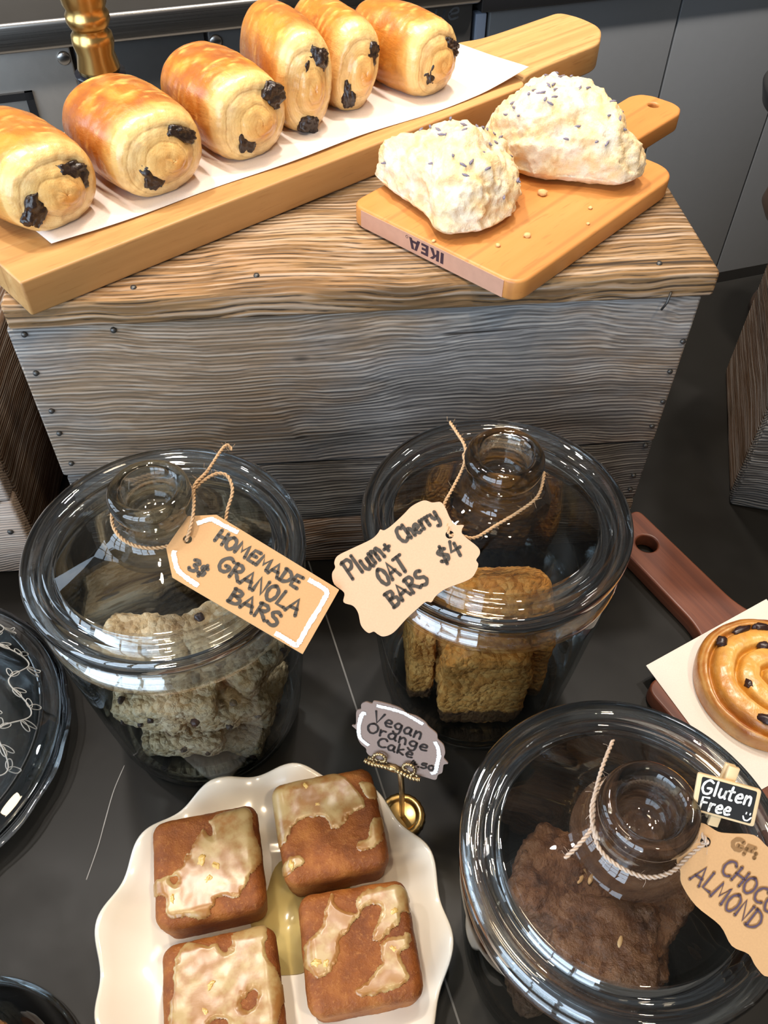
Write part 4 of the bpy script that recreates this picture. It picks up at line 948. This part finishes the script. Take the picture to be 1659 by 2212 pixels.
merge(bm, (lambda b: (b.transform(hi @ Matrix.Translation((0, -.0075, .0012))), b)[1])(blob((.0065, .0030, .0026), 5, .3, 3)))
obj('clip', bm, m_antique, h5)

# ------------------------------------------------------------------ plate of orange cakes
PC = (-.0715, .1730); PS = .966
def wav(r, z, a):
    k = max(0, (r-.074)/.048)**1.6; s_ = cos(12*a+.5)
    return r*(1+.020*k*s_), z+.0038*k*s_
pl = lathe([(0, .0065), (.060, .0065), (.066, .0072), (.069, .0088), (.076, .0095), (.088, .0108), (.102, .0152), (.114, .0222), (.1205, .0268), (.1228, .0272), (.1238, .0262), (.1222, .0246), (.114, .0188), (.102, .0118), (.088, .0074), (.074, .0045), (.070, .0015), (.067, 0), (.062, 0), (.060, .0030), (0, .0035)], 240, f=wav)
po = obj('scalloped_plate', pl, m_china); po.scale = (PS, PS, 1); po.location = (*PC, .0004); tag(po, 'white scalloped china plate holding four iced orange cakes', 'plate')
bm = BM(); pts = []
for i in range(64):
    a = 2*pi*i/64; r = .034*(1+.35*noise.noise(Vector((cos(a)*1.4, sin(a)*1.4, 2)))); pts.append((r*cos(a)*1.0, r*sin(a)*1.1))
sy = obj('syrup_pool', prism(pts, 0, .0007), m_syrup); sy.location = (-.0560, .1890, .0071); tag(sy, 'pool of yellow orange syrup on the plate between the cakes', 'syrup')
HC, WC, RC = .041, .0385, .0105
def cake_top(x, y, seed):
    ex, ey = max(0, abs(x)-(WC-RC)), max(0, abs(y)-(WC-RC)); e = sqrt(ex*ex+ey*ey)
    if e >= RC: return None
    return HC-RC*(1-sqrt(1-(e/RC)**2))
def inpoly(p, poly):
    c = False; j = len(poly)-1
    for i in range(len(poly)):
        (xi, yi), (xj, yj) = poly[i], poly[j]
        if (yi > p[1]) != (yj > p[1]) and p[0] < (xj-xi)*(p[1]-yi)/(yj-yi)+xi: c = not c
        j = i
    return c
def pdist(p, poly):
    d = 9; P = Vector(p)
    for i in range(len(poly)):
        a, b = Vector(poly[i-1]), Vector(poly[i]); t = max(0, min(1, (P-a).dot(b-a)/max(1e-9, (b-a).length_squared))); d = min(d, (P-(a+(b-a)*t)).length)
    return d
def cake(seed, loc, rot, polys, holes, pulp, lab):
    t_ = thing('orange_cake', lab, 'cake', loc, rot, 'iced orange cakes on the white plate')
    b = BM(); bmesh.ops.create_cube(b, size=2); bmesh.ops.subdivide_edges(b, edges=b.edges, cuts=38, use_grid_fill=True); s = Vector((seed*3.3, seed, seed*1.7))
    for v in b.verts:
        p = Vector((v.co.x*WC, v.co.y*WC, (v.co.z+1)/2*HC)); lo = Vector((-WC+RC, -WC+RC, .004)); hi_ = Vector((WC-RC, WC-RC, HC-RC))
        c = Vector((min(max(p.x, lo.x), hi_.x), min(max(p.y, lo.y), hi_.y), min(max(p.z, lo.z if p.z < .004 else p.z), hi_.z) if p.z > HC-RC else max(p.z, .004)))
        d = p-c
        if d.length > 1e-6:
            rr = RC if p.z > .004 else .006
            ov = max(abs(d.x), abs(d.y), abs(d.z)); d = d.normalized()*ov*(1 if ov <= RC else RC/ov); p = c+d
        k = 1-.10*(1-p.z/HC); p.x *= k; p.y *= k
        n_ = noise.fractal(p*60+s, 1, 2, 3)*.0007+noise.noise(p*420+s)*.00028
        q = Vector((p.x, p.y, p.z-HC*.5)).normalized(); v.co = p+q*n_
    obj('crumb_body', b, m_cake, t_)
    N = 150; lim = WC*1.0
    def xy(u, v_): return ((u-.5)*2*WC, (.5-v_)*2*WC)
    for ip, pol in enumerate(polys):
        pol = [(q.x, q.y) for q in catmull([(a_, b_, 0) for a_, b_ in pol], 4, True)]
        g = {}; bm = BM()
        for i in range(N+1):
            for j in range(N+1):
                u, v_ = -.04+1.08*i/N, -.04+1.08*j/N
                wu = .030*noise.noise(Vector((u*5, v_*5, seed))); wv = .030*noise.noise(Vector((u*5, v_*5, seed+7))); w2 = .016*noise.noise(Vector((u*18, v_*18, seed)))+.006*noise.noise(Vector((u*45, v_*45, seed)))
                p = (u+wu+w2, v_+wv+w2); ins = inpoly(p, pol); d = pdist(p, pol)*(1 if ins else -1)
                for (hx_, hy_, ra, rb, ro) in holes:
                    dx, dy = p[0]-hx_, p[1]-hy_; c_, s_ = cos(ro), sin(ro); e = sqrt(((dx*c_+dy*s_)/ra)**2+((-dx*s_+dy*c_)/rb)**2); d = min(d, (e-1)*min(ra, rb))
                if d < -.004: continue
                x, y = xy(u, v_); z = cake_top(x, y, seed)
                if z is None: continue
                hh = .0014*min(1, max(0, d)/.03)**.5+.0004*noise.noise(Vector((x*110, y*110, seed)))*min(1, max(0, d)/.03)
                g[i, j] = bm.verts.new((x, y, z+(hh if d > 0 else -.0006)+.0003))
        for i in range(N):
            for j in range(N):
                k = [(i, j), (i+1, j), (i+1, j+1), (i, j+1)]
                if all(q in g for q in k): bm.faces.new([g[q] for q in k])
        bmesh.ops.recalc_face_normals(bm, faces=bm.faces)
        for f in bm.faces:
            if f.normal.z < 0: f.normal_flip()
        loose = [v for v in bm.verts if not v.link_faces]; bmesh.ops.delete(bm, geom=loose, context='VERTS')
        obj('icing', bm, m_icing, t_)
    for k, (u, v_, r) in enumerate(pulp):
        x, y = xy(u, v_); o = obj('orange_pulp', blob((r*.72, r*.45, r*.22), seed*9+k, .5, 3), m_pulp, t_); o.location = (x, y, HC+.0012); o.rotation_euler = (0, 0, k*1.3+seed)
ZP = .0076
cake(1, (-.1200, .2130, ZP), radians(12.5), [[(.60, .10), (.80, .06), (.93, .08), (.95, .30), (.97, .55), (.88, .70), (.74, .86), (.58, .84), (.46, .97), (.28, .93), (.12, .90), (.10, .75), (.0, .68), (.02, .56), (.22, .52), (.36, .36), (.46, .24)]], [(.53, .22, .035, .08, -.4), (.20, .60, .025, .05, -.4), (.60, .86, .05, .03, .3)],
     [(.46, .48, .006), (.58, .56, .005), (.50, .66, .0045), (.18, .76, .0045)], 'square iced orange cake at the left rear of the plate')
cake(2, (-.0365, .2420, ZP), radians(13), [[(.0, .03), (.30, .02), (.62, .0), (.80, .25), (.86, .42), (.74, .46), (.62, .56), (.50, .58), (.46, .45), (.28, .42), (.16, .50), (.06, .62), (-.02, .58), (-.02, .30)], [(.86, .58), (.98, .52), (1.0, .66), (.92, .80), (.72, .84), (.70, .77), (.82, .70)], [(.86, .18), (.96, .18), (1.0, .28), (.96, .36), (.88, .34)], [(.02, .78), (.16, .74), (.22, .82), (.10, .90), (.0, .88)]], [],
     [(.34, .12, .004), (.42, .32, .004), (.10, .82, .0045)], 'square orange cake at the rear right of the plate, iced on its left half')
cake(3, (-.0130, .1620, ZP), radians(10), [[(.27, .14), (.33, .04), (.36, .18), (.50, .26), (.56, .12), (.78, .06), (.97, .10), (.99, .34), (.90, .32), (.84, .42), (.74, .48), (.62, .50), (.66, .38), (.72, .24), (.60, .22), (.44, .38), (.34, .44), (.34, .56), (.26, .66), (.10, .72), (.02, .60), (.04, .46), (.16, .36), (.22, .26)], [(.66, .54), (.74, .50), (.86, .52), (.94, .50), (.92, .62), (.84, .66), (.86, .84), (.70, .90), (.50, .92), (.42, .86), (.52, .80), (.60, .72), (.66, .66)]], [],
     [(.13, .60, .005), (.20, .62, .004), (.78, .60, .0045), (.84, .30, .0045)], 'square orange cake at the front right of the plate, streaky icing')
cake(4, (-.0990, .1310, ZP), radians(11.5), [[(.20, .06), (.42, .12), (.58, .10), (.66, .02), (.92, .0), (.90, .24), (.96, .40), (1.0, .58), (.92, .80), (.74, .96), (.40, 1.0), (.14, .98), (.06, .78), (.10, .40)]], [(.72, .58, .05, .09, .9), (.46, .72, .07, .05, .2), (.56, .10, .06, .09, .1)],
     [(.42, .42, .0045), (.36, .60, .004)], 'square orange cake cut off by the bottom edge, almost fully iced')

# ------------------------------------------------------------------ dark paddle board with raisin swirl
d_ = Vector((.51, -.86)); YR = atan2(d_.y, d_.x)
rb = thing('paddle_board', 'dark red wooden paddle board with a holed handle at right', 'serving board', (.2487, .536, .0004), YR)
hd = round_poly([(-.030, -.0235), (-.030, .0235), (.10, .0245), (.1250, .033), (.1250, -.033), (.10, -.0245)], [.008, .008, .05, 0, 0, .05])
obj('handle', board_mesh(hd, 0, .0165, .0018, [circle((.008, .001), .0105, 36)]), m_redwood, rb, smooth=False)
obj('board', board_mesh(round_poly([(.1252, -.106), (.1252, .106), (.40, .106), (.40, -.106)], .014), 0, .0165, .0018), m_redwood, rb, smooth=False)
pq = [Vector((.2264, .3931)), Vector((.3501, .4648)), Vector((.3930, .3330)), Vector((.2800, .2760))]
bm = prism([tuple(p) for p in round_poly([tuple(p) for p in pq], .0005, 2)], .0175, .0178); o = obj('parchment_square', bm, m_parch2, smooth=False); tag(o, 'white parchment square under the raisin swirl on the dark board', 'parchment paper')
SC = (.3225, .3720, .0182)
sw = thing('raisin_swirl', 'golden raisin swirl pastry on white parchment at the right edge', 'pastry', SC)
bm = BM(); lay = bm.verts.layers.float_color.new('Col'); rings = []; NR, NA = 90, 200; RS = .0615; TURN = 3.0
for i in range(NR+1):
    t = i/NR; ring = []
    for j in range(NA):
        a = 2*pi*j/NA; ph = (t*TURN-a/(2*pi)+.05*noise.noise(Vector((cos(a)*2, sin(a)*2, t*3)))); fr0 = ph % 1.0
        r = RS*t*(1+.025*noise.noise(Vector((cos(a)*1.5, sin(a)*1.5, 4)))+.0)
        gro = math.exp(-((fr0-.0)/.10)**2)+math.exp(-((fr0-1)/.10)**2)
        dome = sqrt(max(0, 1-t**5)); z = .010+.0145*dome+.0020*(1-t)-.0062*gro*(1 if t < .93 else .2)+.0022*sin(pi*fr0)*dome
        z += .0009*noise.fractal(Vector((r*cos(a)*70, r*sin(a)*70, 1)), 1, 2, 3)
        if t > .97: z *= max(0, (1-t)/.03)**.5*.999+.0; r = RS*(.97+.018*sin(min(1, (t-.97)/.03)*pi))*(1+.025*noise.noise(Vector((cos(a)*1.5, sin(a)*1.5, 4))))
        bl = noise.fractal(Vector((cos(a)*r*50, sin(a)*r*50, 9)), 1, 2, 4)
        c = lerp3((.66, .30, .05), (.76, .42, .10), min(1, max(0, .5+bl)))
        c = lerp3(c, (.56, .27, .025), min(1, gro*.8)); c = lerp3(c, (.34, .095, .012), min(1, max(0, (t-.60)/.28))*(.75+.35*bl))
        c = lerp3(c, (.84, .58, .24), .30*(.5+.5*sin(fr0*40))*(1 if .15 < fr0 < .4 else 0))
        v = bm.verts.new((r*cos(a), r*sin(a), max(0, z))); v[lay] = (*c, 1); ring.append(v)
    rings.append(ring)
for Aa, Bb in zip(rings, rings[1:]):
    for j in range(NA): bm.faces.new((Aa[j], Aa[(j+1) % NA], Bb[(j+1) % NA], Bb[j]))
bmesh.ops.remove_doubles(bm, verts=bm.verts, dist=1e-6)
bmesh.ops.recalc_face_normals(bm, faces=bm.faces); obj('dough', bm, m_swirl, sw)
for k, (a, r, L_, w_) in enumerate([(2.45, .047, .0085, .0055), (1.95, .045, .014, .0040), (1.55, .045, .012, .0045), (1.65, .026, .0085, .0050), (3.55, .0265, .0080, .0042), (4.35, .046, .017, .0055), (4.80, .047, .015, .0055), (.6, .044, .010, .005), (5.6, .028, .008, .005), (.3, .024, .007, .005)]):
    o = obj('raisin', blob((L_*.62, w_*.85, .0040), 60+k, .3, 3), m_raisin, sw); o.location = (r*cos(a), r*sin(a), .0243); o.rotation_euler = (0, 0, a+pi/2)

# ------------------------------------------------------------------ etched glass dome at left, glass cloche at the bottom left
DC = (-.390, .315)
gp = obj('glass_plate', lathe([(0, .004), (.10, .004), (.118, .010), (.134, .0175), (.1365, .018), (.1365, .0155), (.12, .006), (.10, 0), (0, 0)], 160, f=lambda r, z, a: (r*(1+(.010*abs(sin(9*a)) if r > .125 else 0)), z)), m_glass_rim); gp.location = (*DC, .0004)
tag(gp, 'clear glass plate with scalloped rim under the etched dome', 'plate')
dm = thing('glass_dome', 'etched clear glass cake dome at the left edge, beside the granola jar', 'cake dome', (*DC, .0190))
dp = [(.1300, 0), (.1312, .004), (.1295, .0075), (.1270, .0065), (.1248, .010), (.1222, .009), (.1195, .013)]
obj('rim', lathe(dp+[(.1165, .0115), (.1190, .006), (.1250, .003), (.1270, 0), (.1300, 0)], 160), m_glass_rim, dm)
def dome_z(r): return .0128+.062*(1-(r/.1195)**2)**.62 if r < .1195 else .0128
rs = [.1195, .117, .113, .107, .098, .086, .070, .050, .025, 0]
obj('shell', lathe([(r, dome_z(r)) for r in rs], 128), m_glass, dm)
obj('knob', lathe([(.012, .0745), (.010, .080), (.016, .092), (.020, .102), (.014, .112), (0, .114)], 48), m_glass_knob, dm)
def vine(r0, amp, nw, ph):
    bm = BM(); P = []
    for i in range(260):
        a = -1.6+3.2*i/259; r = r0+amp*sin(nw*a+ph); P.append(Vector((r*cos(a), r*sin(a), dome_z(r)+.0003)))
    tube(bm, P, .0006, 5)
    for i in range(6, 254, 9):
        p = P[i]; a = atan2(p.y, p.x); sg = 1 if (i//9) % 2 else -1; L_ = .0075
        for br in (0, 1):
            Q = []
            for k in range(15):
                t = k/14*2*pi; lx, ly = (1-cos(t))*L_*.5, sin(t)*L_*.22; q = a+sg*.9+br*.9; r_ = Vector((p.x+lx*cos(q)-ly*sin(q), p.y+lx*sin(q)+ly*cos(q), 0)); Q.append(Vector((r_.x, r_.y, dome_z(min(.119, r_.xy.length))+.0003)))
            tube(bm, Q, .00042, 4, False)
    return bm
obj('etched_vine', vine(.1085, .0070, 15, 0), m_etch, dm, label='frosted etched vine pattern'); obj('etched_vine', vine(.0860, .0070, 12, 1), m_etch, dm, label='inner frosted etched vine pattern')
BC = (-.262, .066)
bw = thing('glass_cloche', 'clear glass cloche over brown bread at the bottom left corner', 'cloche', (*BC, .0004))
cp_ = [(.082, 0), (.083, .006), (.080, .012), (.0785, .035), (.073, .058), (.060, .076), (.040, .087), (.018, .092), (0, .093)]
obj('shell', lathe([(.079, 0)]+cp_, 96), m_glass, bw); obj('rim', lathe([(.079, .0005), (.083, .0005), (.0845, .004), (.083, .008), (.0795, .008), (.079, .0005)], 96), m_glass_rim, bw)
put('bread_piece', chunk_mesh('bread_piece', (.084, .070, .080), 77, .006, crumbly('brown_bread', [(.3, (.16, .06, .02)), (.5, (.34, .16, .06)), (.7, (.45, .26, .12))], (.5, .32, .18), 160), 20, 4), (BC[0]+.016, BC[1]+.012, .043), (0, 0, -.5), 'brown bread piece under the glass cloche in the bottom left corner', 'bread', None).pop('group', None)
